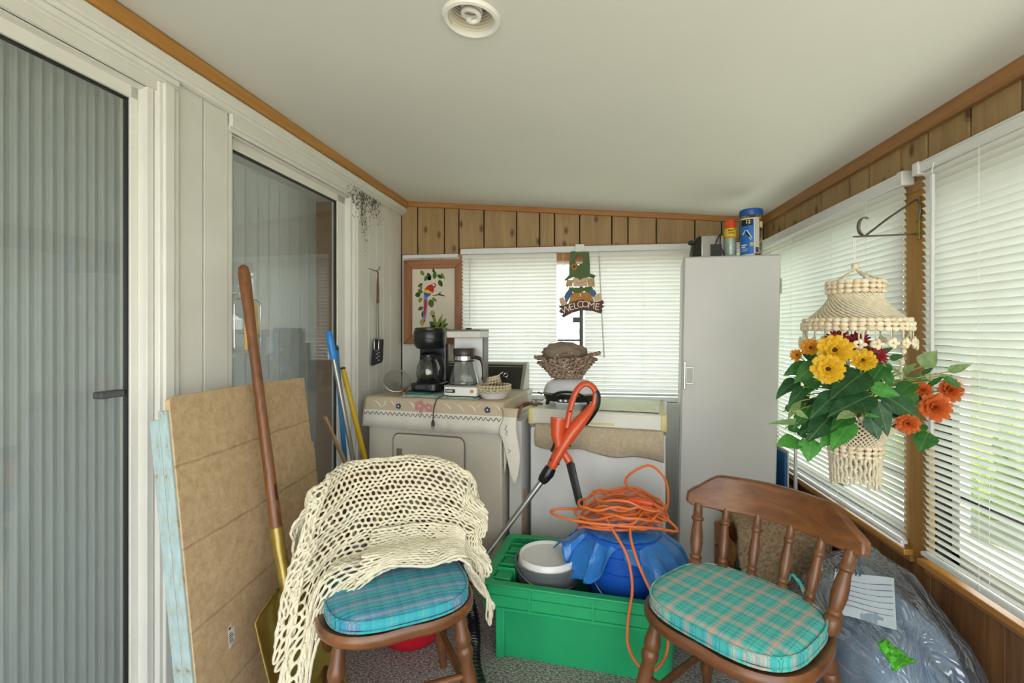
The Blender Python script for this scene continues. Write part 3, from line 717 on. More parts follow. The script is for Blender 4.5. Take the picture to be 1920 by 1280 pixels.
emb([(.29, .46), (.345, .47), (.34, .56), (.31, .70), (.28, .70), (.28, .56)], mR, 'parrot_tail', .0028)
emb([(.27, .76), (.31, .77), (.30, .80), (.28, .815)], mR, 'parrot_tail', .0028)
emb([(.48, .235), (.53, .235), (.53, .262), (.49, .262)], m_white, 'parrot_cheek', .003)
emb([(.51, .262), (.54, .262), (.545, .278), (.52, .285), (.50, .275)], m_blackm, 'parrot_beak', .003)

# ---------------------------------------------------------------- chairs
m_chair = WOOD('maple_stain', '5c361b', '8c5930', axis=0, scale=16, rough=.38, coat=.25, bmp=.05)
m_turn = WOOD('maple_stain_turned', '57351d', '80522f', axis=2, scale=18, rough=.4, coat=.2, bmp=.05)
def arc_back(x):            # local y of the spindle line on the seat
    return .185-1.7*x*x
def make_chair(label, loc, rz, n_sp=6):
    c = thing('captains_chair', label, 'chair', loc, rz, 'low-backed wooden chairs')
    ol = []
    for k in range(48):
        a = 2*math.pi*k/48; ca, sa = math.cos(a), math.sin(a)
        x = .228*math.copysign(abs(ca)**.62, ca); y = .208*math.copysign(abs(sa)**.62, sa)
        if y > 0: x *= 1-.10*(y/.208)
        else: y += -.012*(1-(x/.228)**2); x *= 1.0
        ol.append((x, y))
    mb = MB(); n = 48; rings = []
    for sc, z in ((.80, .408), (.95, .412), (1.0, .424), (1.0, .440), (.97, .450), (.86, .449), (.5, .441), (.2, .438)):
        rings.append([(x*sc, y*sc, z-(.008 if (sc < .9 and z > .43) else 0)+(.004 if y < -.1 and abs(x) < .04 else 0)) for x, y in ol])
    for r_ in rings: mb.v += r_
    for i in range(len(rings)-1):
        for j in range(n): mb.f.append((i*n+j, i*n+(j+1) % n, (i+1)*n+(j+1) % n, (i+1)*n+j))
    mb.f.append(tuple(range(n-1, -1, -1))); mb.f.append(tuple((len(rings)-1)*n+j for j in range(n)))
    mb.build('seat', m_chair, c, smooth=50)
    # crest rail: curved plank
    hw = .258
    def ytop(x): return .245-1.75*x*x*(1-.3*(abs(x)/hw)**2)
    mb = MB(); rows = 30; vs = []
    for k in range(rows+1):
        q = k/rows; x = -hw+2*hw*q; e = min(1, (hw-abs(x))/.10)
        zb = .645+.004*(1-e)-.0; zt = .700+.058*(e*e*(3-2*e))
        if hw-abs(x) < .012: zt -= .012*(1-(hw-abs(x))/.012); zb += .010*(1-(hw-abs(x))/.012)
        sl = -3.5*x*.9; L_ = math.hypot(1, sl); nx, ny = -sl/L_, 1/L_
        y = ytop(x); th_ = .011
        vs += [(x-nx*th_, y-ny*th_, zb), (x+nx*th_, y+ny*th_, zb), (x+nx*th_, y+ny*th_+.012, zt), (x-nx*th_, y-ny*th_+.012, zt)]
    mb.v = vs
    for k in range(rows):
        for j in range(4): mb.f.append((k*4+j, k*4+(j+1) % 4, (k+1)*4+(j+1) % 4, (k+1)*4+j))
    mb.f += [(3, 2, 1, 0), tuple(rows*4+j for j in range(4))]
    mb.build('crest_rail', m_chair, c, bevel=.005, smooth=60)
    xs = [-.20, -.128, -.045, .045, .128, .20]
    for i, x in enumerate(xs):
        big = i in (0, 5); k = 1.6 if big else 1.22
        yb, yt = arc_back(x)-.012, ytop(x*1.04); p0, p1 = Vector((x*.95, yb, .445)), Vector((x*1.1, ytop(x*1.1), .655))
        prof = [(0, .010), (.06, .0125), (.13, .0145), (.19, .0135), (.22, .0095), (.245, .0125), (.27, .0125), (.30, .009), (.34, .0105), (.46, .0125), (.58, .0118), (.70, .0095), (.745, .009), (.77, .0125), (.80, .0125), (.825, .0095), (.90, .0092), (1, .0088)]
        MB().tube([p0+(p1-p0)*t for t, _ in prof], [r_*k for _, r_ in prof], 12).build('spindle', m_turn, c)
    lp = [(0, .014), (.05, .0155), (.12, .0165), (.17, .021), (.20, .0215), (.23, .0175), (.245, .021), (.27, .0225), (.30, .020), (.33, .0165), (.42, .0195), (.55, .0205), (.68, .018), (.74, .0155), (.77, .0185), (.80, .0185), (.83, .015), (1, .011)]
    feet = {}
    for sx in (-1, 1):
        for sy in (-1, 1):
            p0 = Vector((sx*.165, sy*.135, .415)); p1 = Vector((sx*.215, sy*.205+(.02 if sy > 0 else 0), 0))
            MB().tube([p0+(p1-p0)*t for t, _ in lp], [r_*1.12 for _, r_ in lp], 14).build('leg', m_turn, c)
            feet[sx, sy] = (p0, p1)
    def at(sx, sy, t): return feet[sx, sy][0]+(feet[sx, sy][1]-feet[sx, sy][0])*t
    sp_ = [(0, .008), (.1, .0095), (.3, .0115), (.5, .013), (.7, .0115), (.9, .0095), (1, .008)]
    for sx in (-1, 1):
        a_, b_ = at(sx, -1, .60), at(sx, 1, .60)
        MB().tube([a_+(b_-a_)*t for t, _ in sp_], [r_ for _, r_ in sp_], 10).build('stretcher', m_turn, c)
    for sy, tt in ((-1, .42), (1, .52)):
        a_, b_ = at(-1, sy, tt), at(1, sy, tt)
        MB().tube([a_+(b_-a_)*t for t, _ in sp_], [r_*1.1 for _, r_ in sp_], 10).build('stretcher', m_turn, c)
    return c
LC, LA = (-.555, 1.385, 0), R(31)
RC, RA = (.448, 1.392, 0), R(-44)
chl = make_chair('wooden chair half hidden under the cream crocheted blanket', LC, LA)
chr_ = make_chair('low-backed wooden chair with turned spindles in front of the clear plastic bag', RC, RA)

def plaid(name, warp, weft, px_, py_, mixf=.5):
    m, nt, N, L, b = nt_new(name)
    tc = N.new('ShaderNodeTexCoord'); sp = N.new('ShaderNodeSeparateXYZ'); L.new(tc.outputs['Object'], sp.inputs[0])
    def stripes(sock, per, st):
        f = math_n(nt, 'FRACT', math_n(nt, 'ADD', math_n(nt, 'DIVIDE', sock, per), 10.0))
        return ramp(nt, f, [(p, lin(c)) for p, c in st], 'CONSTANT')
    col = mixc(nt, mixf, stripes(sp.outputs[0], px_, warp), stripes(sp.outputs[1], py_, weft))
    L.new(col, b.inputs['Base Color']); b.inputs['Roughness'].default_value = .85; b.inputs['Sheen Weight'].default_value = .15
    bump(nt, b, noise_node(nt, coords(nt, rnd=False), 500, 2), .25, .001); return m
warp = [(0, '4cc0b4'), (.16, '3aa0a4'), (.27, '4cc0b4'), (.36, 'd99a94'), (.40, '58b8ac'), (.425, 'd99a94'), (.47, 'e2d8a4'), (.485, 'd99a94'), (.53, '58b8ac'), (.555, 'd99a94'), (.60, '4cc0b4'), (.70, '3aa0a4'), (.80, '4cc0b4'), (.90, '1f3a5c'), (.925, '55c4b6')]
weft = [(0, '50c0b4'), (.14, '3a9aa0'), (.24, '50c0b4'), (.32, 'd99a94'), (.36, '62b8ac'), (.38, 'd99a94'), (.43, 'e2d8a4'), (.445, 'd99a94'), (.49, '62b8ac'), (.51, 'd99a94'), (.55, '50c0b4'), (.68, '3a9aa0'), (.78, '50c0b4'), (.90, '1c3350'), (.93, '50c0b4')]
m_pl1 = plaid('teal_plaid_cotton', warp, weft, .062, .066)
warp2 = [(0, '2f8db0'), (.2, '27759f'), (.32, '35a2b0'), (.46, '9a86ac'), (.52, '3a9fb0'), (.70, '2478a0'), (.86, '1c3a66'), (.885, '3b9cb4')]
weft2 = [(0, '3fb0b4'), (.12, '3a90b0'), (.20, 'b08aa8'), (.24, '3fa6b4'), (.28, 'b08aa8'), (.31, 'd8d4c0'), (.325, '3f9cb4'), (.37, 'b08aa8'), (.40, '3f9cb4'), (.55, '2f7ca8'), (.66, '3fb0b4'), (.80, '1b2f5c'), (.84, '3fb0b4')]
m_pl2 = plaid('blue_plaid_cotton', warp2, weft2, .085, .062, .68)
def cushion(label, mat, loc, rz, hx, hy, th, fr=3.2):
    t = thing('seat_cushion', label, 'cushion', loc, rz, 'plaid seat cushions')
    mb = MB(); nn = 40
    def outline(k, sc):
        a = 2*math.pi*k/nn; ca, sa = math.cos(a), math.sin(a); p = 2/fr
        return hx*sc*math.copysign(abs(ca)**p, ca), hy*sc*math.copysign(abs(sa)**p, sa)
    prof = [(.0, .0), (.5, .0), (.88, .002), (.965, .008), (1.0, th*.30), (1.005, th*.5), (1.0, th*.72), (.96, th*.93), (.86, th*1.04), (.6, th*1.10), (.3, th*1.12), (0, th*1.12)]
    for sc, z in prof:
        for k in range(nn):
            x, y = outline(k, sc); mb.v.append((x, y, z+.004*noise.noise((x*14, y*14, z*8+loc[0]*9))*(1 if z > .01 else 0)))
    for i in range(len(prof)-1):
        for j in range(nn): mb.f.append((i*nn+j, i*nn+(j+1) % nn, (i+1)*nn+(j+1) % nn, (i+1)*nn+j))
    mb.build('cover', mat, t, smooth=70)
    for z in (th*.18, th*.86):
        MB().tube([(*outline(k, 1.0), z) for k in range(nn)], .0035, 6, closed=True).build('piping', mat, t)
    return t
cushion('teal and pink plaid cushion on the chair with the bare spindle back', m_pl1, (RC[0]-.012, RC[1]-.010, .447), RA, .205, .185, .043)
cushion('blue plaid cushion under the crocheted blanket', m_pl2, (LC[0]+.01, LC[1]-.01, .447), LA, .205, .19, .040)
# plaid ties at the right chair's back post
tm = Matrix.Translation(RC) @ Euler((0, 0, RA)).to_matrix().to_4x4()
t = thing('cushion_tie', 'plaid fabric tie knotted around a spindle', 'tie', tuple(tm @ Vector((.12, .17, .455))))
MB().tube([tm @ Vector((.12+.016*math.cos(a), .165+.016*math.sin(a), .475)) for a in [k*.5 for k in range(13)]], .006, 8, flat=.5).build('loop', m_pl1, t, True)
MB().tube(cr([tm @ Vector(p) for p in ((.11, .18, .478), (.09, .20, .50), (.06, .215, .515), (.05, .22, .49))], 5), .006, 6, flat=.3).build('tail', m_pl1, t, True)

# crocheted blanket: control net in the left chair's frame
NET = [  # rows from behind the back, over the crest, down to the seat / the floor; columns left to right
 [(-.29, .17, .40), (-.24, .22, .42), (-.12, .29, .44), (0, .31, .44), (.12, .29, .44), (.24, .22, .44), (.30, .14, .42)],
 [(-.285, .12, .60), (-.245, .165, .66), (-.125, .262, .70), (0, .29, .70), (.125, .262, .70), (.25, .165, .67), (.305, .09, .58)],
 [(-.238, .10, .70), (-.205, .145, .757), (-.12, .235, .785), (0, .262, .785), (.125, .235, .785), (.245, .13, .762), (.30, .06, .66)],
 [(-.262, .05, .58), (-.222, .095, .665), (-.115, .185, .70), (0, .212, .70), (.115, .185, .70), (.24, .08, .67), (.305, .02, .58)],
 [(-.31, -.02, .46), (-.26, .03, .57), (-.12, .145, .60), (0, .165, .60), (.12, .145, .60), (.235, .04, .59), (.30, -.01, .50)],
 [(-.315, -.06, .33), (-.265, -.02, .46), (-.17, .075, .525), (0, .10, .535), (.13, .095, .535), (.225, .015, .535), (.295, -.025, .42)],
 [(-.335, -.10, .20), (-.265, -.08, .33), (-.205, -.005, .515), (-.02, .02, .532), (.12, .035, .525), (.215, -.01, .515), (.30, -.035, .35)],
 [(-.35, -.15, .07), (-.265, -.13, .14), (-.215, -.07, .40), (-.05, -.012, .512), (.10, -.03, .512), (.22, -.045, .508), (.315, -.03, .27)],
]
tmL = Matrix.Translation(LC) @ Euler((0, 0, LA)).to_matrix().to_4x4()
rows = [cr(r_, 12) for r_ in NET]; ncol = len(rows[0])
cols = [cr([rows[j][i] for j in range(len(NET))], 8) for i in range(ncol)]; nrow = len(cols[0])
af = thing('crochet_blanket', 'cream crocheted blanket draped over the back and seat of the left chair', 'blanket', LC, LA)
mb = MB()
for j in range(nrow):
    for i in range(ncol):
        p = Vector(cols[i][j]); q = i/(ncol-1)
        z = (.0035 if (i+j) % 2 else -.0035)
        p += Vector((.0, .010*math.sin(j*1.1+i*.2)*(1 if j > 12 else .2), .008*noise.noise((i*.25, j*.5, 3.1))+z*.8))
        if q < .2 or q > .85: p.x += .016*math.sin(j*.45+i*.5)*(1 if j > 8 else .2)
        mb.v.append(tuple(p))
for j in range(nrow-1):
    for i in range((j % 2), ncol-2, 2):
        a = j*ncol+i; b = (j+1)*ncol+i
        mb.f.append((a, a+1, a+2, b+2, b+1, b))
m_yarn = M('cream_yarn', 'ebe3c9', .9, var=.08, vs=40, bmp=.9, bs_=260, bd=.003)
o = mb.build('net', m_yarn, af)
md = o.modifiers.new('wire', 'WIREFRAME'); md.thickness = .0148; md.use_even_offset = False; md.use_boundary = True; md.use_replace = True
md = o.modifiers.new('sub', 'SUBSURF'); md.levels = 1; md.render_levels = 1

# turned-over edge of the blanket on the seat: a second layer of net
mb = MB(); nc2 = ncol-12
r0, r1 = nrow-22, nrow-1
for j in range(r0, r1+1):
    for i in range(12, ncol):
        p = Vector(cols[i][j]); q = (j-r0)/(r1-r0)
        up_ = .012+.010*math.sin(q*math.pi)+.006*noise.noise((i*.2, j*.3, 8))
        mb.v.append((p.x+.004, p.y-.010-.012*math.sin(i*.17)*q, p.z+up_))
for j in range(r1-r0):
    for i in range((j+1) % 2, nc2-2, 2):
        if (i > 18 and i < nc2-14): 
            a = j*nc2+i; b = (j+1)*nc2+i; mb.f.append((a, a+1, a+2, b+2, b+1, b))
o = mb.build('folded_edge', m_yarn, af)
md = o.modifiers.new('wire', 'WIREFRAME'); md.thickness = .0148; md.use_even_offset = False; md.use_boundary = True; md.use_replace = True
md = o.modifiers.new('sub', 'SUBSURF'); md.levels = 1; md.render_levels = 1
# ---------------------------------------------------------------- appliances along the back
m_dry = M('almond_enamel', 'd3ccbd', .35, var=.03, vs=3, coat=.15)
DR = (-.353, 2.226, 0); DA = R(-9)
dr = thing('clothes_dryer', 'almond clothes dryer with a square door under the flowered cloth', 'dryer', DR, DA)
DW, DD, DH = .735, .60, .90
MB().bx(-DW, 0, 0, DD, .06, DH-.03).build('body', m_dry, dr, bevel=.008)
MB().bx(-DW+.03, -.03, .03, DD, 0, .06).build('plinth', m_blackm, dr)
MB().bx(-DW-.003, .003, -.006, DD, DH-.032, DH).build('top_lid', m_dry, dr, bevel=.008)
dp = rrect(-.585, -.19, .24, .72, .035)
dd = MB().prism(dp, -.010, .002).build('door', m_dry, dr, bevel=.004)
MB().tube([(x, -.006, z) for x, z in dp], .0045, 6, closed=True).build('door_seal', M('grey_seal', '7d786c', .6), dd)
MB().bx(-.565, -.53, -.012, -.004, .60, .645).build('door_catch', M('dull_metal', '9a927f', .4, metal=.5), dd, bevel=.003)
# control console along the back edge
pf = [(.455, .90), (.60, .90), (.60, 1.055), (.57, 1.06), (.545, 1.055)]
mb = MB(); n = len(pf)
mb.v = [(-DW+.02, y, z) for y, z in pf]+[(-.02, y, z) for y, z in pf]
mb.f = [tuple(range(n)), tuple(range(2*n-1, n-1, -1))]+[(i, (i+1) % n, n+(i+1) % n, n+i) for i in range(n)]
cs = mb.build('console', M('console_metal', 'a7a498', .35, metal=.5), dr, bevel=.004)
dirv = Vector((0, .09, .155)).normalized(); nrm = Vector((0, -.155, .09)).normalized()
Mf = frame((0, .455, .90), (1, 0, 0), dirv, nrm)
MB().bx(-DW+.04, -.04, .012, .165, .0005, .003, Mf).build('fascia', M('fascia_black', '2a2a26', .35, var=.15), cs)
for x in (-.13, -.42): MB().lathe([(.022, 0), (.022, .006), (.014, .009), (.013, .022), (.010, .024), (0, .024)], 20, M_=Mf @ Matrix.Translation((x, .085, .003))).build('knob', m_black, cs)
for x in (-.13, -.42): MB().tube([Mf @ Vector((x+.0125*math.cos(a), .085+.0125*math.sin(a), .0268)) for a in [k*.5236 for k in range(12)]], .0025, 6, closed=True).build('knob_ring', m_chrome, cs)
MB().bx(-DW+.04, -.04, .150, .153, .003, .0045, Mf).build('trim_line', m_chrome, cs)

# tablecloth
def cloth_mat():
    m, nt, N, L, b = nt_new('flowered_cloth_ground')
    v = coords(nt, rnd=False); tc = N.new('ShaderNodeTexCoord'); sp = N.new('ShaderNodeSeparateXYZ'); L.new(tc.outputs['Object'], sp.inputs[0])
    k = math_n(nt, 'LESS_THAN', sp.outputs[2], .838)
    f = noise_node(nt, v, 300, 2)
    col = mixc(nt, k, ramp(nt, f, [(.3, lin('bdab90')), (.7, lin('cdbda4'))]), ramp(nt, f, [(.3, lin('e0dbcc')), (.7, lin('ece7d9'))]))
    L.new(col, b.inputs['Base Color']); b.inputs['Roughness'].default_value = .85; bump(nt, b, f, .2, .001); return m
tc_ = thing('tablecloth', 'beige flowered tablecloth with a pale zigzag border over the dryer', 'tablecloth', DR, DA)
cm = cloth_mat()
def ripple(x): return .004*math.sin(x*23)+.003*math.sin(x*51+1)
prof = [(.44, DH+.003), (.30, DH+.003), (.15, DH+.003), (.03, DH+.003), (.004, DH+.003), (-.009, DH-.002), (-.014, DH-.015), (-.016, .86), (-.019, .838), (-.021, .80), (-.022, .752)]
mb = MB(); nx = 60
for (y, z) in prof:
    for i in range(nx+1):
        x = -DW-.012+(DW+.022)*i/nx; h = max(0, DH-z)
        mb.v.append((x-h*.05*(1-i/nx), y-(abs(ripple(x))*h*9 if y < 0 else 0), z+(.006*math.sin(x*5+.6) if z < .8 else 0)+.0012*noise.noise((x*8, y*8, 0))*(y > .02)))
for j in range(len(prof)-1):
    for i in range(nx): mb.f.append((j*(nx+1)+i, j*(nx+1)+i+1, (j+1)*(nx+1)+i+1, (j+1)*(nx+1)+i))
mb.build('front_drop', cm, tc_, smooth=60, solid=.002)
# right side drop with a hanging corner
mb = MB()
def side(u, v):   # u: back->front, v: down
    y = .44-.46*u; dep = .10+.24*max(0, (u-.62)/.38)**1.3
    x = .010+.008*v+.006*v*math.sin(u*9)
    return (x, y-.012*v*u+.01*math.sin(u*14)*v, DH+.003-dep*v)
mb.grid(side, 24, 12).build('side_drop', cm, tc_, smooth=60, solid=.002)
def corner(u, v): return (.004+.085*u+.01*math.sin(v*6+u*3), -.022-.010*math.sin(u*3.1)-.006*v, DH-.02-(.14+.22*math.sin(u*2.2)**2)*v)
mb = MB().grid(corner, 10, 14).build('corner_fold', cm, tc_, smooth=60, solid=.002)
# zigzag stitching, flowers and leaf print
m_navy = M('navy_thread', '2b2f45', .8)
zz = [(x, -.0245-(abs(ripple(x))*.075*9), .822+.0075*math.sin(x*2*math.pi/.026)) for x in [-DW-.008+(DW+.012)*k/300 for k in range(301)]]
MB().tube(zz, .0014, 4).build('zigzag_stitching', m_navy, tc_)
MB().tube([(.03+.005*math.sin(k*.9)+.02*k/40, -.034-.004*math.sin(k*.2), .80-.13*k/40) for k in range(41)], .0011, 4).build('zigzag_stitching', m_navy, tc_)
def blot(poly, mat, nm, dy=.0225):
    mb = MB(); n = len(poly); mb.v = [(x, -dy, z) for x, z in poly]+[(x, -dy+.0015, z) for x, z in poly]
    mb.f = [tuple(range(n)), tuple(range(2*n-1, n-1, -1))]+[(i, (i+1) % n, n+(i+1) % n, n+i) for i in range(n)]
    return mb.build(nm, mat, tc_, smooth=0)
m_pinkp = M('print_pink', 'c78a86', .85, var=.12, vs=60); m_bluep2 = M('print_blue', '33406e', .85); m_leafp = M('print_white', 'ded8c6', .85)
def petal_blots(cx, cz, r, n, mat, a0=0):
    for k in range(n):
        a = a0+2*math.pi*k/n
        blot([(cx+r*.75*math.cos(a)+r*.5*math.cos(b), cz+r*.75*math.sin(a)+r*.5*math.sin(b)) for b in [j*math.pi/4 for j in range(8)]], mat, 'printed_petal', .0245)
petal_blots(-.425, .868, .024, 5, m_pinkp); petal_blots(-.375, .862, .018, 5, m_pinkp, .6); petal_blots(-.42, .822+.01, .008, 3, m_pinkp, .3)
petal_blots(-.545, .862, .012, 5, m_bluep2); petal_blots(-.065, .866, .013, 5, m_bluep2, .5)
for cx, cz in ((-.425, .868), (-.375, .862), (-.545, .862), (-.065, .866)):
    blot([(cx+.005*math.cos(b), cz+.005*math.sin(b)) for b in [j*math.pi/4 for j in range(8)]], m_leafp, 'printed_centre', .0255)
for x0, x1, bz in ((-.70, -.64, .845), (-.62, -.635, .85), (-.60, -.57, .86), (-.49, -.455, .85), (-.30, -.25, .85), (-.235, -.185, .848), (-.17, -.12, .846), (-.10, -.13, .87), (-.03, .0, .86)):
    pts = [(x0+(x1-x0)*q, DH-.012-(DH-.012-bz)*q**1.6) for q in (0, .25, .5, .75, 1)]
    poly = [(x, z) for x, z in pts]+[(x+.012*math.sin(math.pi*q), z+.002) for (x, z), q in list(zip(pts, (0, .25, .5, .75, 1)))[-2:0:-1]]
    blot(poly, m_leafp, 'printed_leaf', .0235)

DM = MW[dr.name]
def dry(x, y, z=0): return tuple(DM @ Vector((x, y, DH+.0055+z)))
# placemats
for k, (x0, x1, y0, y1, c, lab) in enumerate(((-.56, -.14, .02, .26, 'a9bdb4', 'folded pale green placemat under the white coffee maker'), (-.59, -.42, .05, .30, '3f7f70', 'dark teal placemat corner under the black coffee maker'))):
    o = MB().bx(x0, x1, y0, y1, 0, .004).bx(x0+.01, x1-.02, y0+.006, y1, .0045, .0085).build('placemat', M('placemat_%d' % k, c, .85, var=.2, vs=50, bmp=.4, bs_=200), bevel=.0015)
    o.location = dry(0, 0, .0095*k*0+(.0 if k else .0)); o.location.z += (.0 if k == 0 else .009); o.rotation_euler = (0, 0, DA); tag(o, lab, 'placemat', 'placemats on the dryer')

# black coffee maker
cb = thing('coffee_maker', 'black drip coffee maker with a glass carafe on the dryer', 'coffee maker', dry(-.475, .20, .0185), DA+R(6))
def rprism(x0, x1, y0, y1, r, z0, z1):
    p = rrect(x0, x1, y0, y1, r); n = len(p); mb = MB()
    mb.v = [(x, y, z0) for x, y in p]+[(x, y, z1) for x, y in p]
    mb.f = [tuple(range(n))[::-1], tuple(range(n, 2*n))]+[(i, (i+1) % n, n+(i+1) % n, n+i) for i in range(n)]
    return mb
rprism(-.086, .086, -.11, .09, .05, 0, .045).build('base', m_black, cb, bevel=.008)
MB().lathe([(0, .046), (.062, .046), (.066, .05), (.062, .053), (0, .053)], 28, c=(0, -.035, 0)).build('hot_plate', m_blackm, cb)
rprism(-.084, .084, .035, .09, .02, .04, .25).build('column', m_black, cb, bevel=.006)
MB().lathe([(0, .225), (.070, .225), (.082, .24), (.088, .27), (.089, .315), (.086, .322), (.083, .326), (.084, .335), (.07, .34), (0, .342)], 32, c=(0, -.012, 0), sy=.98).build('filter_housing', m_black, cb)
MB().tube([(.089*math.sin(a), -.012-.088*math.cos(a), .272+.010*max(0, math.cos(a*2.2))) for a in [(-1.4+2.8*k/30) for k in range(31)]], .0022, 6).build('grip_line', m_blackm, cb)
MB().bx(-.045, .045, -.116, -.106, .012, .036).build('switch_plate', M('grey_plastic', '3d3f3f', .4), cb, bevel=.006)
MB().tube([(.02, -.115, .024), (.02, -.119, .024)], .008, 12).build('switch', m_blackm, cb)
m_cglass = GLASS('carafe_glass', (.86, .87, .86, 1), 1.6)
ca = thing('glass_carafe', 'round glass carafe with black handle inside the black coffee maker', 'carafe', tuple(MW[cb.name] @ Vector((0, -.035, .0535))), DA+R(6), 'coffee carafes')
MB().lathe([(.001, .0), (.052, .0), (.062, .012), (.066, .04), (.062, .075), (.050, .105), (.042, .122), (.045, .13)], 32, caps=False).build('glass_body', m_cglass, ca, solid=.002)
MB().lathe([(0, .128), (.046, .128), (.047, .14), (.03, .15), (.012, .155), (0, .155)], 28).build('lid', m_black, ca)
MB().lathe([(.0435, .112), (.047, .112), (.0475, .127), (.044, .127)], 28, caps=False).build('collar', m_blackm, ca)
MB().tube(cr([(.03, -.035, .14), (.055, -.045, .137), (.085, -.045, .115), (.092, -.04, .075), (.082, -.035, .035), (.062, -.03, .02)], 6), .011, 10, flat=.75).build('handle', m_black, ca)

# white coffee maker
cw = thing('coffee_maker', 'tall white coffee maker with grey top, brand plate and orange button', 'coffee maker', dry(-.232, .12, .0145), DA+R(5))
MB().bx(-.086, .086, -.10, .12, 0, .05).build('base', m_white, cw, bevel=.005)
MB().bx(-.086, .086, -.101, .12, .044, .053).build('base_trim', M('grey_trim', '8c8a84', .4), cw, bevel=.002)
MB().bx(-.079, .079, .035, .12, .05, .29).build('column', m_white, cw, bevel=.004)
MB().bx(.079, .086, .03, .12, .05, .29).build('side_strip', M('grey_side', '5c5c58', .4), cw)
MB().bx(-.089, .089, -.055, .122, .29, .325).build('top', M('grey_top', 'cfcdc6', .35), cw, bevel=.004)
MB().bx(-.0895, .0895, -.056, .122, .322, .333).build('top_lid', M('dark_grey_lid', '5f5e58', .4), cw, bevel=.003)
MB().bx(-.01, .014, .02, .05, .333, .341).build('lid_tab', m_blackm, cw)
MB().bx(-.078, -.028, -.1025, -.10, .016, .034).build('name_plate', m_blackm, cw)
for k in range(8): MB().bx(-.073+k*.0042, -.0705+k*.0042, -.1032, -.1024, .021, .029).build('plate_print', m_rail, cw)
MB().tube([(.06, -.10, .025), (.06, -.106, .025)], .0085, 14).build('button', M('orange_lamp', 'c98a3c', .4), cw)
cv_ = thing('glass_carafe', 'tapered glass carafe with brown collar on the white coffee maker', 'carafe', tuple(MW[cw.name] @ Vector((0, -.035, .0535))), DA+R(5), 'coffee carafes')
MB().lathe([(.001, 0), (.070, 0), (.076, .008), (.072, .03), (.058, .085), (.050, .11), (.050, .145), (.052, .15)], 32, caps=False).build('glass_body', m_cglass, cv_, solid=.002)
m_brown = M('brown_plastic', '3a2d26', .3)
MB().lathe([(.0515, .115), (.054, .115), (.0545, .150), (.057, .152), (.057, .178), (.054, .183), (0, .184)], 32, caps=False).build('collar', m_brown, cv_)
MB().lathe([(.0535, .124), (.0548, .124), (.0548, .143), (.0535, .143)], 32, caps=False).build('steel_band', m_chrome, cv_)
MB().tube([(.05, -.012, .135), (.075, -.03, .138), (.098, -.035, .13)], [.008, .010, .011], 8).build('grip', m_brown, cv_)
MB().tube(cr([(.095, -.035, .135), (.108, -.038, .10), (.112, -.04, .05), (.106, -.038, .025)], 5), [.011]*15+[.007], 8, flat=.6).build('handle', m_brown, cv_)
# cord with plug hanging down the front of the cloth
pcd = thing('power_cord', 'dark brown cord with a two-pin plug hanging over the tablecloth front', 'cord', tuple(DM @ Vector((-.345, -.03, .76))), DA)
lw_ = lambda p: tuple(DM @ Vector(p))
MB().tube(cr([lw_(p) for p in ((-.26, .03, DH+.018), (-.30, .012, DH+.022), (-.33, -.018, DH+.008), (-.343, -.031, .86), (-.347, -.034, .80))], 8), .0024, 6).build('cable', m_brown, pcd, True)
MB().tube([lw_((-.347, -.034, .802)), lw_((-.347, -.034, .797)), lw_((-.347, -.034, .775))], [.003, .008, .009], 8).build('plug', m_brown, pcd, True)
for dx in (-.005, .005): MB().tube([lw_((-.347+dx, -.034, .776)), lw_((-.347+dx, -.034, .757))], .0014, 6).build('pin', m_chrome, pcd, True)

# sieve leaning at the left, its red handle on the cloth
sv = thing('sieve', 'round wire mesh sieve with a red handle at the dryer corner', 'sieve', dry(-.645, .17, 0))
Ms = Matrix.Translation(dry(-.650, .14, .066)) @ Euler((R(66), R(6), R(20))).to_matrix().to_4x4()
MB().tube([Ms @ Vector((.072*math.cos(a), .062*math.sin(a), 0)) for a in [2*math.pi*k/36 for k in range(36)]], .0035, 8, closed=True).build('rim', m_steel, sv, True)
mb = MB(); mm = 30
mb.grid(lambda u, v: tuple(Ms @ Vector(((lambda a, r_: (.070*r_*math.cos(a), .060*r_*math.sin(a), -.032*(1-r_*r_)))(2*math.pi*u, max(.02, v))))), 48, 14)
o = mb.build('mesh_bowl', M('sieve_wire', '8f8a7c', .4, metal=.6), sv, True)
md = o.modifiers.new('wire', 'WIREFRAME'); md.thickness = .0016; md.use_even_offset = False
MB().tube([Ms @ Vector((.060, -.035, .0)), Vector(dry(-.57, .06, .018)), Vector(dry(-.545, .03, .016))], [.003, .006, .007], 8).build('handle', M('red_handle', 'b03a2c', .4), sv, True)

# white dish with a coil of wooden beads
bd = thing('beaded_trivet', 'coiled wooden bead trivet standing in a white dish at the dryer corner', 'trivet', dry(-.075, .10, .024), DA)
dsh = MB().lathe([(.0, .0), (.055, .0), (.062, .006), (.078, .028), (.082, .030), (.079, .033), (.060, .014), (0, .010)], 36).build('white_dish', m_white, None)
dsh.location = dry(-.075, .10, .0); dsh.rotation_euler = (0, 0, DA); tag(dsh, 'shallow white dish under the wooden bead coil', 'dish')
m_bead = M('wooden_bead', 'c9b696', .5, var=.14, vs=12)
bme = MB().ell((0, 0, 0), (.0085, .0065, .0065), 10, 7).mesh('bead', m_bead)
def beads(cx, cy, z, r, n, par, tilt=0):
    for k in range(n):
        a = 2*math.pi*k/n; o = link('bead', bme, par); o.location = (cx+r*math.cos(a), cy+r*math.sin(a), z+tilt*math.cos(a)); o.rotation_euler = (0, 0, a+math.pi/2)
for z in (.028, .041): beads(0, 0, z, .084, 31, bd)
for z in (.056, .069, .080): beads(-.005, .01, z, .034-.3*(z-.056), 13, bd, .006)
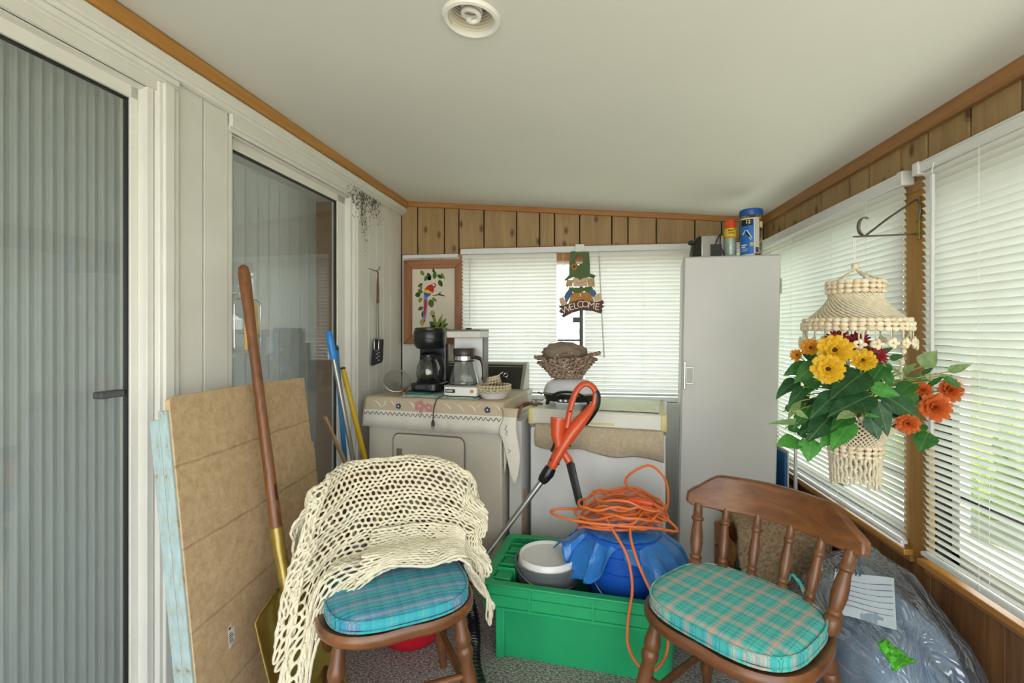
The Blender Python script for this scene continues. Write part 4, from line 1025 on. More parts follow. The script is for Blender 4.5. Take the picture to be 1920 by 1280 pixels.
MB().tube([(.084*math.cos(a), .084*math.sin(a), .016+.004*math.sin(a*17)) for a in [2*math.pi*k/120 for k in range(120)]], .0055, 6, closed=True).build('twisted_rope', M('rope_dark', '8f8266', .8, c2='e0d6bf', vs=200), bd)
MB().tube([(.02, 0, .088), (.05, -.005, .11)], .0018, 6).build('loose_cord', m_cordw, bd)

# tall white carton in the gap
bxg = thing('slim_carton', 'slim white carton standing in the gap between dryer and freezer', 'carton', (-.326, 2.292, 0), R(-9.5))
MB().bx(0, .062, 0, .40, 0, .80).build('carton_body', M('white_card', 'd5d5d4', .5, var=.04), bxg, bevel=.002)
MB().bx(.002, .060, .002, .398, .80, .803).build('carton_flap', M('carton_flap', 'c6c5c0', .6), bxg)
ws = thing('wood_dowel', 'thin wooden dowel standing in the dark gap beside the freezer', 'stick', (-.245, 2.315, 0))
MB().tube([(-.258, 2.275, 0), (-.247, 2.285, .47)], .006, 8).build('shaft', WOOD('dowel', '8a6038', 'aa7d50', 2, 20), ws, True)

# chest freezer
FZ = (-.232, 2.337, 0); FA = R(-10.5); FW, FD, FH = .652, .44, .862
fz = thing('chest_freezer', 'white chest freezer with a yellowed lid right of the dryer', 'freezer', FZ, FA)
MB().bx(.004, FW-.004, 0.0, FD, .04, .768).build('body', m_white, fz, bevel=.012, seg=3)
MB().bx(.03, FW-.03, .03, FD, 0, .04).build('plinth', m_blackm, fz)
MB().bx(.002, FW-.002, .006, FD-.01, .768, .782).build('gasket', M('grey_gasket', '8d8a80', .6), fz)
ld = MB().bx(-.002, FW+.002, -.012, FD, .782, FH).build('lid', M('aged_white', 'd9d8cc', .3, var=.06, vs=6), fz, bevel=.010, seg=3)
m_yel = M('yellowed_plastic', 'd8ca8a', .4, var=.1)
for x in (-.003, FW-.028): MB().bx(x, x+.031, -.0135, .03, .781, FH+.001).build('corner_cap', m_yel, ld, bevel=.008)
MB().bx(.30, .42, -.017, -.011, .800, .809).build('lid_handle', m_yel, ld, bevel=.003)
MB().bx(FW-.03, FW-.01, .0, FD, FH, FH+.002).bx(.02, FW-.02, FD-.02, FD, FH, FH+.002).build('lid_edge_strip', m_yel, ld)
sheet = MB().grid(lambda u, v: (.26+.36*u, .02+.40*v, FH+.003+.004*abs(noise.noise((u*5, v*5, 1)))), 18, 18).build('plastic_sheet', M('yellowed_sheet', 'c9cc9c', .25, var=.12, vs=10), None, smooth=70)
sheet.location = FZ; sheet.rotation_euler = (0, 0, FA); tag(sheet, 'wrinkled yellow-green plastic sheet spread over the freezer lid', 'sheet')
FM = MW[fz.name]
def frz(x, y, z): return tuple(FM @ Vector((x, y, z)))
tw = thing('terry_towel', 'beige terry towel hanging from under the freezer lid', 'towel', frz(.33, -.01, .66), FA)
def tow(u, v):
    x = -.29+.60*u
    return (x, -.012-.018*math.sin(v*math.pi)*(1+.3*math.sin(u*9))-.004*math.sin(u*31)*v, .128-(.105+.03*u+.010*math.sin(u*13))*v-.018*u*0)
MB().grid(tow, 60, 14).build('pile', M('beige_terry', 'c9b99c', .95, var=.12, vs=60, bmp=1, bs_=220, bd=.006), tw, smooth=70, solid=.012)

# glass-lidded roaster, basket, leather sheath
ro = thing('electric_roaster', 'white domed electric roaster with a black handle on the freezer', 'roaster', frz(.165, .20, FH+.006), FA+R(4))
MB().lathe([(0, .012), (.125, .012), (.135, .03), (.14, .045), (0, .046)], 40, sy=.78).build('pan', m_blackm, ro)
MB().lathe([(.140, .046), (.144, .05), (.140, .056)], 40, sy=.78, caps=False).build('steel_rim', m_chrome, ro)
MB().lathe([(.138, .056), (.135, .075), (.122, .10), (.10, .118), (.06, .128), (0, .130)], 40, sy=.78, caps=False).build('dome_lid', M('roaster_white', 'dadbe0', .2, var=.02, coat=.4), ro)
MB().tube(cr([(-.105, -.085, .0), (-.09, -.10, .035), (-.03, -.125, .066), (.04, -.125, .066), (.09, -.105, .04), (.115, -.10, .0)], 6), .011, 10, flat=.55).build('handle', m_blackm, ro)
MB().bx(-.05, .04, -.118, -.10, .012, .035).build('control_box', m_black, ro, bevel=.006)
for x in (-.03, -.005, .02): MB().tube([(x, -.119, .024), (x, -.122, .024)], .006, 10).build('dial', m_steel, ro)
MB().tube([(-.15, .0, .04), (-.17, .01, .045), (-.165, .03, .045)], .006, 8).build('side_loop', m_chrome, ro)
bs = thing('wicker_basket', 'twisted rope basket holding a brown cloth, on top of the roaster', 'basket', frz(.150, .20, FH+.137), FA+R(6))
m_wick = M('wicker_rope', '6f5a4a', .85, c2='b9a28c', vs=70, bmp=.9, bs_=120, bd=.006, lo=.4, hi=.6)
nw = 0
for k in range(9):
    q = k/8; rx, ry, z = .082+.058*q, .055+.035*q, .006+.092*q
    MB().tube([(rx*math.cos(a)+(.03*q*q*math.copysign(max(0, abs(math.cos(a))-.85)/.15, math.cos(a))), ry*math.sin(a), z+.004*math.sin(a*14+k*math.pi)+(.020*q*q*max(0, abs(math.cos(a))-.7)/.3 if k == 8 else 0)+.012*q*math.cos(a)) for a in [2*math.pi*j/84 for j in range(84)]], .0062 if k < 8 else .0085, 6, closed=True).build('woven_row', m_wick, bs)
for j in range(26):
    a = 2*math.pi*j/26
    MB().tube([((.082+.058*q)*math.cos(a), (.055+.035*q)*math.sin(a), .006+.092*q+.012*q*math.cos(a)) for q in (0, .33, .66, 1)], .0045, 5).build('stake', m_wick, bs)
MB().lathe([(0, 0), (.082, .0), (.082, .006), (0, .006)], 24, sy=.66).build('basket_floor', m_wick, bs)
MB().tube([(-.055, -.075, .10), (-.05, -.08, .122), (.04, -.08, .135), (.052, -.075, .115)], .006, 8).build('loop_handle', m_wick, bs)
cl = thing('brown_cloth', 'crumpled brown cloth bundled inside the wicker basket', 'cloth', frz(.145, .20, FH+.222), FA+R(6))
def lump(u, v):
    a = 2*math.pi*u; b = math.pi*v-math.pi/2
    r = 1+.18*noise.noise((3*math.cos(a)*math.cos(b), 3*math.sin(a)*math.cos(b), 3*math.sin(b)+5))+.07*math.sin(a*5+b*3)
    return (.112*r*math.cos(a)*math.cos(b)-.012, .072*r*math.sin(a)*math.cos(b), .055*r*math.sin(b)+.045)
MB().grid(lump, 40, 24).build('folds', M('brown_fabric', '857664', .9, var=.12, bmp=.4, bs_=150), cl, smooth=80)
gl = thing('leather_sheath', 'brown punched leather strap lying at the freezer corner', 'strap', frz(-.04, .10, .85), FA)
def strp(u, v): return (-.05+.13*u, -.06*(1-u)-.03+.05*v, -.02+.045*math.sin(u*2.4)+.012*math.sin(v*3+u*4)-.03*(1-u)*v*0)
MB().grid(strp, 16, 6).build('wide_part', M('tan_leather', '7a5536', .6, var=.2, vs=20, bmp=.3), gl, smooth=60, solid=.004)
MB().grid(lambda u, v: (-.045+.025*v+.02*u, -.085+.03*u, -.045+.065*u+.005*math.sin(u*4)), 12, 4).build('narrow_part', M('dark_leather', '8a6242', .6, var=.15), gl, smooth=60, solid=.005)
for k in range(4): MB().tube([(.0+.018*k, -.058+.012*k, .022+.004*k), (.0+.018*k, -.062+.012*k, .022+.004*k)], .004, 8).build('eyelet', m_groove, gl)

# string trimmer leaning on the freezer
Pa, Pb = Vector((-.115, 2.02, .640)), Vector((-.575, 1.965, .02))      # clamp, foot
Pc = Vector((.045, 2.075, .955))                                       # rear of the motor body
tx = thing('string_trimmer', 'orange and black string trimmer leaning over the green tote', 'trimmer', tuple(Pb))
axd = (Pb-Pa).normalized(); Lt = (Pb-Pa).length
ax2 = (Pc-Pa).normalized(); L2 = (Pc-Pa).length
sd = Vector((0, -1, 0)); sd = (sd-ax2*sd.dot(ax2)).normalized(); up = ax2.cross(sd); up = up if up.x < 0 else -up   # up: towards the upper left
def tp(t, u_=0, s_=0): return Pa+ax2*t+up*u_+sd*s_
def tsh(t): return Pa+axd*t
m_or = M('orange_plastic', 'd4532a', .35, var=.06, coat=.2)
MB().tube([tsh(0), tsh(Lt-.20)], .0125, 14).build('shaft', M('aluminium_tube', 'b9bab8', .3, metal=.85), tx, True)
MB().tube([tsh(.055), tsh(.04), tsh(.005), tp(.02)], [.018, .024, .028, .024], 14).build('clamp', m_black, tx, True)
MB().tube([tp(.015), tp(.03), tp(.07), tp(.12, -.002), tp(.19, -.010), tp(.25, -.022), tp(.30, -.034), tp(.34, -.04)], [.022, .027, .029, .032, .036, .035, .027, .02], 16, flat=.8).build('motor_body', m_or, tx, True)
MB().tube(cr([tp(.20, .018), tp(.25, .032), tp(.31, .046), tp(.365, .050), tp(.405, .034), tp(.412, .0), tp(.39, -.030), tp(.34, -.044), tp(.29, -.034)], 6), .0145, 10, flat=.85).build('loop_grip', m_or, tx, True)
MB().tube(cr([tp(.40, -.024), tp(.385, -.042), tp(.34, -.058), tp(.28, -.052), tp(.25, -.044)], 6), .015, 10, flat=.85).build('rubber_grip', m_black, tx, True)
MB().tube([tp(.335, -.030), tp(.315, -.008), tp(.29, -.012)], .0065, 8).build('trigger', m_black, tx, True)
MB().tube([tp(.11, .008), tp(.155, .038), tp(.20, .058), tp(.215, .062)], [.022, .028, .034, .035], 18).build('port', m_or, tx, True)
MB().lathe([(.030, 0), (.0375, .002), (.0375, .012), (.030, .012)], 20, M_=Matrix.Translation(tp(.212, .061)) @ (tp(.215, .062)-tp(.155, .038)).to_track_quat('Z', 'Y').to_matrix().to_4x4()).build('port_collar', m_or, tx, True)
MB().tube([tp(.08, .030, .012), tp(.13, .034, .012)], .006, 8).build('vent_groove', m_black, tx, True)
MB().tube([tp(.10, -.02), tp(.085, -.048), tp(.075, -.062)], [.016, .018, .018], 12).build('pivot', m_or, tx, True)
for t_, u_ in ((.27, .035), (.235, -.03), (.14, -.03), (.05, -.02), (.05, .018)): MB().tube([tp(t_, u_, .018), tp(t_, u_, .029)], .004, 8).build('screw', m_groove, tx, True)
a, b = tp(.08, -.058, .012), Vector((.018, 1.975, .515))
MB().tube([a, a+(b-a)*.06, a+(b-a)*.5, a+(b-a)*.94, b], [.012, .024, .022, .021, .014], 14, flat=.5).build('support_arm', M('charcoal_plastic', '2f3133', .5), tx, True)
MB().tube([tsh(Lt-.30), tsh(Lt-.285), tsh(Lt-.10), tsh(Lt-.02)], [.018, .025, .029, .03], 14).build('red_sleeve', M('red_plastic', 'c4291d', .35), tx, True)

# tall metal cabinet
cbx = thing('metal_cabinet', 'tall pale grey metal cabinet with a chrome latch in the back corner', 'cabinet', (.502, 2.45, 0), rot=(0, R(1.1), R(-10)))
m_cab = M('grey_cream_enamel', 'cdccc8', .4, var=.03, vs=3, bmp=.03, bs_=8)
MB().bx(0, .438, .012, .39, .0, 1.618).build('body', m_cab, cbx, bevel=.006)
cdr = MB().bx(.006, .432, -.006, .012, .05, 1.612).build('door', m_cab, cbx, bevel=.005, seg=3)
MB().bx(.012, .022, -.026, -.006, .955, 1.095).build('latch_plate', m_chrome, cdr, bevel=.003)
MB().bx(.022, .060, -.010, -.005, .98, 1.068).build('latch_recess', m_steel, cdr, bevel=.002)
MB().bx(.026, .056, -.011, -.0095, .986, 1.062).build('latch_well', M('latch_shadow', '8b8a84', .4, metal=.5), cdr)
for z in (1.47, .3): MB().tube([(.436, -.004, z-.04), (.436, -.004, z+.03)], .004, 8).build('hinge', m_steel, cbx)
CM = MW[cbx.name]
def cbt(x, y, z=0): return tuple(CM @ Vector((x, y, 1.619+z)))
# on top: opener, spray can, jar
op = thing('can_opener', 'stainless and black electric can opener on top of the cabinet', 'can opener', cbt(.125, .12), R(4))
MB().bx(-.045, .075, -.03, .06, 0, .118).build('steel_body', m_steel, op, bevel=.006)
MB().add([(-.045, -.028, 0), (-.085, -.015, 0), (-.07, -.01, .085), (-.055, -.01, .112), (-.045, -.028, .116), (-.045, .058, 0), (-.085, .05, 0), (-.07, .05, .085), (-.055, .05, .112), (-.045, .058, .116)],
         [(0, 1, 2, 3, 4), (9, 8, 7, 6, 5), (0, 5, 6, 1), (1, 6, 7, 2), (2, 7, 8, 3), (3, 8, 9, 4)]).build('black_front', m_black, op, bevel=.004)
MB().lathe([(0, 0), (.012, 0), (.014, .012), (.010, .024), (0, .025)], 14, M_=Matrix.Translation((-.072, .01, .086)) @ Matrix.Rotation(R(-90), 4, 'Y')).build('cutter_knob', m_blackm, op)
MB().bx(.0, .055, -.038, -.031, .0, .07).build('tinted_guard', M('smoky_plastic', '3e4442', .15), op, bevel=.002)
MB().tube(cr([(.02, -.035, .05), (.035, -.038, .095), (.05, -.036, .118), (.048, -.038, .07), (.065, -.038, .02), (.07, -.036, .003)], 5), .003, 6).build('cable', m_blackm, op)
MB().tube([(.01, .02, .118), (.012, .02, .132)], .003, 6).build('pin', m_yel, op)
sc = thing('spray_can', 'spray can with an orange cap and yellow band on top of the cabinet', 'spray can', cbt(.228, .10))
MB().lathe([(0, 0), (.026, 0), (.0275, .003), (.0275, .095)], 28, caps=False).build('can_body', M('can_teal', '9fb0a6', .3, metal=.3, var=.06), sc)
for k in range(9): MB().bx(-.014, .012-.004*(k % 3), -.0285, -.0270, .012+k*.008, .0142+k*.008).build('fine_print', M('print_grey', 'c6ccc4', .5), sc) if k != 4 else None
MB().lathe([(.0277, .095), (.0279, .098), (.0279, .102), (.0275, .104)], 28, caps=False).build('cap_ring', M('ring_orange', 'c88a44', .4), sc)
MB().lathe([(.0265, .104), (.0283, .106), (.0283, .146)], 28, caps=False).build('yellow_band', M('label_yellow', 'd8c02c', .4), sc)
for k, (x0, x1, z, c) in enumerate(((-.019, .003, .134, '5a3a2a'), (-.017, .012, .121, 'c0541e'), (.009, .018, .139, '6a4a20'))):
    for j in range(int((x1-x0)/.0036)): MB().bx(x0+j*.0036, x0+j*.0036+.0024, -.0292+.010*((x0+j*.0036)/.0283)**2, -.0262, z-.004, z+.004).build('label_letter', M('label_ink_%d' % k, c, .6) if j == 0 else bpy.data.materials['label_ink_%d' % k], sc)
MB().lathe([(.0278, .146), (.0272, .162), (.0225, .188), (.021, .191), (0, .1915)], 28, caps=False).build('cap', M('cap_orange', 'd8501c', .35), sc)
jr = thing('plastic_jar', 'clear jar with blue lid and a blue label marked 12 on the cabinet', 'jar', cbt(.322, .10), R(-14))
MB().lathe([(0, 0), (.048, 0), (.051, .004), (.051, .200), (.048, .206)], 32, caps=False).build('jar_body', M('jar_contents', '4a3028', .2, c2='8f8f52', vs=24, lo=.45, hi=.58, coat=.6), jr)
MB().lathe([(.052, .203), (.0535, .206), (.0535, .231), (.050, .235), (0, .235)], 36, caps=False).build('lid', M('lid_blue', '1d56a8', .35), jr)
def wrap(x0, x1, z0, z1, mat, nm, r=.0518, sl=0):
    def fn(u, v):
        z = z0+(z1-z0)*v; x = x0+(x1-x0)*u+sl*(1-v)*(1-u); return (x, -math.sqrt(max(1e-8, r*r-x*x)), z)
    MB().grid(fn, 14, 4).build(nm, mat, jr, smooth=60)
m_lb = M('label_blue', '1c6fc4', .4)
wrap(-.046, .012, .004, .188, m_white, 'label_edge', .0516)
wrap(-.048, .008, .010, .182, m_lb, 'label_panel', .0520)
wrap(-.044, .004, .150, .182, m_blackm, 'label_top', .0524)
wrap(.012, .033, .012, .190, M('label_cream', 'cbc6b8', .5), 'label_side', .0520)
wrap(.016, .030, .016, .042, M('barcode', '4c4c4c', .6, var=.8, stretch=(60, 1, 1), vs=8), 'barcode', .0524)
wrap(-.010, .006, .050, .066, M('label_gold', 'd8b64a', .5), 'label_tag', .0525)
def jar_text(s_, x, z, size, mat):
    th_ = math.asin(x/.0527); text(s_, size, mat, jr, Matrix.Translation((.0527*math.sin(th_), -.0527*math.cos(th_), z)) @ Matrix.Rotation(th_, 4, 'Z') @ Matrix.Rotation(R(90), 4, 'X'), extrude=.0006, bold=.0008)
jar_text('12', -.018, .168, .024, M('label_lemon', 'e6dc8a', .5))
zg = [(-.040, .108), (-.030, .126), (-.022, .128), (-.006, .098), (.0, .090), (-.006, .080), (-.012, .092)]
MB().tube([(x, -math.sqrt(.0527**2-x*x), z) for x, z in zg], .0028, 6).build('label_drawing', m_white, jr)
MB().tube([(x, -math.sqrt(.0531**2-x*x), z) for x, z in [(-.028, .122), (-.012, .096)]], .0040, 6).build('label_drawing', m_blackm, jr)
for z, l in ((.056, .022), (.046, .016), (.036, .028), (.028, .024)): wrap(-.045, -.045+l, z-.003 if z > .04 else z-.001, z+.003 if z > .04 else z+.001, m_rail, 'label_line', .0524)
wrap(.035, .050, .14, .17, m_yel, 'jar_sticker', .0522)
# ---------------------------------------------------------------- green tote and what is in it
TO = (-.358, 1.735, 0); TA = R(-6.5); TW, TD, TH = .745, .44, .30
to = thing('storage_tote', 'long green plastic tote with a ribbed rim on the carpet', 'tote', TO, TA)
m_green = M('green_plastic', '26a86b', .4, var=.10, vs=5, bmp=.1, bs_=30)
def tub(inset_b, inset_t, z0, z1, th):
    mb = MB(); R_ = []
    def ring(i, z, r): return [(x, y, z) for x, y in rrect(i, TW-i, i, TD-i, r, 4)]
    R_ = [ring(inset_b, z0, .03), ring(inset_t, z1, .03), ring(inset_t+th, z1, .027), ring(inset_b+th, z0+th, .027)]
    n = len(R_[0])
    for r_ in R_: mb.v += r_
    for i in range(3):
        for j in range(n): mb.f.append((i*n+j, i*n+(j+1) % n, (i+1)*n+(j+1) % n, (i+1)*n+j))
    mb.f += [tuple(range(n-1, -1, -1)), tuple(3*n+j for j in range(n))]
    return mb
tub(.055, .028, 0, TH-.005, .005).build('shell', m_green, to)
mb = MB()
def ringtube(z0, z1, i0, i1):
    a = [(x, y) for x, y in rrect(i0, TW-i0, i0, TD-i0, .035, 4)]; b = [(x, y) for x, y in rrect(i1, TW-i1, i1, TD-i1, .03, 4)]; n = len(a); m_ = MB()
    m_.v = [(x, y, z0) for x, y in a]+[(x, y, z1) for x, y in a]+[(x, y, z1) for x, y in b]+[(x, y, z0) for x, y in b]
    for q in range(4):
        for j in range(n): m_.f.append((q*n+j, q*n+(j+1) % n, ((q+1) % 4)*n+(j+1) % n, ((q+1) % 4)*n+j))
    return m_
ringtube(TH-.008, TH, -.004, .030).build('rim_flange', m_green, to, bevel=.003)
ringtube(TH-.092, TH-.008, .010, .018).build('rim_skirt', m_green, to, bevel=.002)
ringtube(TH-.052, TH-.045, .004, .012).build('rim_rib', m_green, to)
ringtube(TH-.096, TH-.088, .002, .014).build('rim_rib', m_green, to)
for x in (.19, .42, .62): MB().bx(x-.004, x+.004, .003, .014, TH-.092, TH-.008).build('rim_divider', m_green, to)
for y in (.09, .20, .31):          # stacking pockets on the left end
    MB().bx(.035, .10, y-.035, y+.035, TH-.075, TH-.012).bx(.03, .105, y-.042, y-.035, TH-.075, TH).bx(.03, .105, y+.035, y+.042, TH-.075, TH).build('stacking_pocket', m_green, to, bevel=.004)
MB().bx(.05, .085, .035, .057, 0, TH-.1).build('corner_post', m_green, to, bevel=.004)

gp = thing('grey_pail', 'dark grey pail nested inside the green tote', 'pail', (-.112, 1.885, .006))
MB().lathe([(.09, 0), (.098, .0), (.128, .315), (.133, .318), (.133, .326), (.125, .326), (.094, .01), (0, .008)], 40).build('pail_body', M('grey_plastic_pail', '5d6264', .4, var=.1), gp)
MB().tube([(.131*math.cos(a), .131*math.sin(a), .312-.05*max(0, math.sin(a-3.6))*1.0) for a in [3.5+2.9*k/30 for k in range(31)]], .004, 8).build('bail_handle', m_wire, gp)
wb_ = thing('white_bucket', 'white bucket with a dished lid sitting in the grey pail', 'bucket', (-.112, 1.885, .11))
MB().lathe([(.085, 0), (.108, .20), (.117, .205), (.117, .238), (.1125, .244), (.108, .241), (.104, .234), (.06, .231), (0, .230)], 44).build('bucket_body', m_white, wb_)
MB().lathe([(.1175, .205), (.1205, .208), (.1205, .214), (.1175, .217)], 44, caps=False).build('rim_ring', m_white, wb_)
BC = (.185, 1.915, .006)
bb = thing('blue_bucket', 'bright blue ribbed bucket in the tote under the tarp', 'bucket', BC)
m_bb = M('blue_bucket_plastic', '1e60c8', .32, var=.06)
pf = [(.118, 0), (.132, .20), (.137, .26), (.143, .262), (.144, .278), (.138, .28), (.139, .31), (.146, .312), (.147, .33), (.140, .332), (.141, .37), (.148, .372), (.149, .392), (.143, .395), (.145, .43), (.150, .435), (.15, .45), (0, .45)]
MB().lathe(pf, 48).build('bucket_body', m_bb, bb)
MB().tube([(.150*math.cos(a), .150*math.sin(a), .355-.16*abs(math.sin((a-3.45)*1.0))**.8) for a in [3.45+2.6*k/40 for k in range(41)]], .0022, 6).build('bail_handle', m_wire, bb)
tp_ = thing('blue_tarp', 'crumpled bright blue tarp draped over the bucket', 'tarp', (BC[0], BC[1], .45))
def tarpf(u, v):
    a = 2*math.pi*u; ca, sa = math.cos(a), math.sin(a)
    rm = .20+.10*max(0, -ca)**1.5+.25*max(0, ca)**1.6+.035*math.sin(a*5+1)+.02*math.sin(a*11)
    if sa > .2: rm = min(rm, .21)
    s_ = v*rm; flat_ = .135; e = max(0, s_-flat_)
    slope = R(62 if sa < -.3 else 38)-R(16)*max(0, -ca)+R(8)*math.sin(a*7)
    if ca > .4: slope = R(34)+R(150)*max(0, e-.10)
    r = min(s_, flat_)+e*math.cos(slope); z = -e*math.sin(slope)
    x, y = r*ca, r*sa
    w_ = min(1, e*9+.25)
    z += w_*(.020*noise.noise((x*16, y*16, 1.5))+.016*abs(noise.noise((x*34, y*34, 4))))-.05*(r/.135)**2*.25
    y += -.014*w_*math.sin(a*13+2)*(sa < .2); x += .010*w_*math.sin(a*17)
    return (x, max(-.205, y), z+.022)
MB().grid(tarpf, 120, 26).build('sheet', M('blue_tarp_poly', '2b78c8', .28, var=.12, vs=14, bmp=.6, bs_=45, bd=.006, coat=.2), tp_, smooth=70, solid=.002)
MB().grid(lambda u, v: (-.02+.10*u, -.10+.05*v, .036-.01*v), 4, 4).build('paper_scrap', M('paper_scrap', 'b9a98c', .8), tp_)

# orange extension cord
ec = thing('extension_cord', 'tangled orange extension cord heaped on the tarp, one loop hanging over the tote', 'cord', (.185, 1.90, .49))
m_cord = M('orange_cord', 'e2763a', .45, var=.08)
pts = []
rnd = random.Random(4)
nl = 11
for k in range(nl):
    cx, cy = .175+rnd.uniform(-.035, .035), 1.90+rnd.uniform(-.03, .03)
    rx, ry = rnd.uniform(.11, .17), rnd.uniform(.06, .115); ph = rnd.uniform(-.3, .3); z0 = .505+.008*k
    for j in range(14):
        a = 2*math.pi*j/14
        x = cx+rx*math.cos(a)*math.cos(ph)-ry*math.sin(a)*math.sin(ph); y = cy+rx*math.cos(a)*math.sin(ph)+ry*math.sin(a)*math.cos(ph)
        e = max(0, math.hypot((x-.185)/1, y-1.915)-.10)
        pts.append((x, y, max(.45, z0+.012*rnd.uniform(-1, 1)-e*.35)))
pts += [(.20, 1.98, .62), (.30, 2.03, .68), (.37, 2.02, .62), (.36, 1.95, .53), (.28, 1.86, .545), (.16, 1.80, .55)]
MB().tube(cr(pts, 5), .0052, 8).build('coil', m_cord, ec, True)
hang = [(.09, 1.88, .555), (.13, 1.77, .515), (.178, 1.70, .45), (.192, 1.655, .36), (.175, 1.635, .26), (.175, 1.62, .18), (.21, 1.61, .125), (.26, 1.60, .125), (.30, 1.61, .19), (.295, 1.63, .29), (.245, 1.655, .37), (.205, 1.70, .46), (.20, 1.78, .52), (.26, 1.88, .56)]
MB().tube(cr(hang, 6), .0052, 8).build('hanging_loop', m_cord, ec, True)
big = [(.03, 1.93, .52), (-.08, 1.90, .525), (-.09, 1.86, .52), (.02, 1.80, .52), (.16, 1.77, .525), (.30, 1.80, .51), (.38, 1.84, .49), (.33, 1.90, .53)]
MB().tube(cr(big, 6), .0052, 8).build('loose_loop', m_cord, ec, True)
MB().tube([(.20, 1.835, .60), (.215, 1.83, .602), (.27, 1.81, .60), (.285, 1.805, .598)], [.007, .013, .013, .008], 10).build('connector', M('orange_connector', 'cf4e22', .4), ec, True)

# red canister and hose on the carpet
rc = thing('red_canister', 'round bright red canister on the carpet under the left chair', 'canister', (-.665, 1.845, 0))
rc.scale = (1.42,)*3
MB().lathe([(.0, .004), (.06, .0), (.085, .012), (.105, .05), (.11, .11), (.108, .22), (.10, .25), (0, .252)], 36).build('drum', M('red_drum', 'd0112b', .35, var=.04), rc)
MB().lathe([(.104, .25), (.108, .256), (.10, .30), (.06, .32), (0, .322)], 30, caps=False).build('lid', m_black, rc)
MB().tube([(.06, .02, .27), (.13, .03, .25)], .022, 12).build('hose_port', m_black, rc)
ho = thing('vacuum_hose', 'black corrugated vacuum hose lying on the carpet beside the tote', 'hose', (-.40, 1.70, 0))
path = cr([(-.50, 1.88, .32), (-.45, 1.89, .18), (-.415, 1.87, .08), (-.395, 1.80, .032), (-.375, 1.70, .028), (-.33, 1.58, .028), (-.265, 1.46, .028), (-.18, 1.37, .028)], 24)
MB().tube(path, [.0255 if (k//2) % 2 else .0205 for k in range(len(path))], 14).build('corrugated_tube', m_black, ho, True)

# ---------------------------------------------------------------- welcome sign
SGY = 2.918
sg = thing('welcome_sign', 'wooden scarecrow sign reading WELCOME hanging from the back blind rail', 'sign', (.03, SGY, 1.34))
def SX(u): return -.105+((1020+u/7.53)-1048)*.00326
def SZ(v): return 1.726-((450+v/7.53)-475)*.0033
def plate(nm, mat, poly, y0, y1, hole=None, bev=.0015):
    bm = bmesh.new()
    loops = [[(SX(u), SZ(v)) for u, v in poly]]+([[(SX(u), SZ(v)) for u, v in hole]] if hole else [])
    ed = []
    for lp in loops:
        vs = [bm.verts.new((x, y0, z)) for x, z in lp]; ed += [bm.edges.new((vs[i], vs[(i+1) % len(vs)])) for i in range(len(vs))]
    bmesh.ops.triangle_fill(bm, edges=ed, use_beauty=True, use_dissolve=False)
    if hole:
        hx = sum(p[0] for p in loops[1])/len(loops[1]); hz = sum(p[1] for p in loops[1])/len(loops[1]); rr = max(abs(p[0]-hx) for p in loops[1])
        for f in list(bm.faces):
            c = f.calc_center_median()
            if math.hypot(c.x-hx, (c.z-hz)*.7) < rr*.8: bm.faces.remove(f)
    g_ = bmesh.ops.extrude_face_region(bm, geom=list(bm.faces))
    for e in g_['geom']:
        if isinstance(e, bmesh.types.BMVert): e.co.y = y1
    bmesh.ops.recalc_face_normals(bm, faces=bm.faces)
    bm.transform(MW[sg.name].inverted())
    me = bpy.data.meshes.new(nm); bm.to_mesh(me); bm.free(); me.materials.append(mat)
    return link(nm, me, sg)
S0 = SGY
m_sg = M('sign_green', '50673a', .7, var=.12, vs=30); m_sb = M('sign_blue', '47688c', .7, var=.12, vs=30); m_sk = M('sign_skin', 'd3b495', .7, var=.05)
m_so = M('sign_orange', 'bd823a', .7, var=.15, vs=30); m_sbr = M('sign_brown', '5b3836', .7, var=.12, vs=30); m_sw = M('sign_cream', 'e8dcc4', .7)
plate('hat', m_sg, [(380, 165), (500, 160), (635, 180), (648, 340), (650, 480), (690, 492), (728, 510), (705, 552), (640, 528), (590, 538), (545, 548), (510, 572), (480, 545), (415, 528), (360, 552), (300, 580), (288, 560), (330, 520), (355, 490), (355, 400), (365, 300)], S0, S0+.008,
      [(500+57*math.cos(2*math.pi*k/20), 282+80*math.sin(2*math.pi*k/20)) for k in range(20)])
plate('face', m_sk, [(405, 535), (625, 535), (608, 660), (415, 660)], S0+.002, S0+.010)
MB().tube([(SX(u), S0+.001, SZ(v)) for u, v in ((455, 585), (480, 612), (510, 618), (530, 600), (545, 615), (575, 590), (600, 575))], .0009, 5).build('smile', m_sbr, sg, True)
m_hair = M('straw_hair', 'c2a377', .8, var=.2, vs=40)
for k in range(9):
    u = 325+k*10; MB().tube([(SX(u+5), S0+.003, SZ(565)), (SX(u-6), S0-.001, SZ(620)), (SX(u-12+k), S0+.002, SZ(655+10*(k % 3)))], .0032, 6).build('hair_strand', m_hair, sg, True)
    u = 625+k*10; MB().tube([(SX(u-5), S0+.003, SZ(550)), (SX(u+2), S0-.001, SZ(610)), (SX(u+6), S0+.002, SZ(650+10*(k % 3)))], .0032, 6).build('hair_strand', m_hair, sg, True)
plate('belly', m_so, [(400, 745), (620, 735), (680, 800), (710, 880), (345, 900), (365, 830)], S0+.001, S0+.008)
plate('collar', m_sg, [(360, 668), (520, 675), (670, 662), (692, 690), (655, 715), (620, 742), (575, 728), (520, 742), (480, 752), (445, 756), (405, 735), (345, 698)], S0-.003, S0+.006)
for p in ([(350, 700), (385, 715), (412, 748), (360, 830), (325, 888), (300, 850), (283, 800), (310, 745)], [(680, 695), (715, 715), (742, 760), (705, 818), (660, 780), (618, 738)]):
    plate('sleeve', m_sb, p, S0-.002, S0+.007)
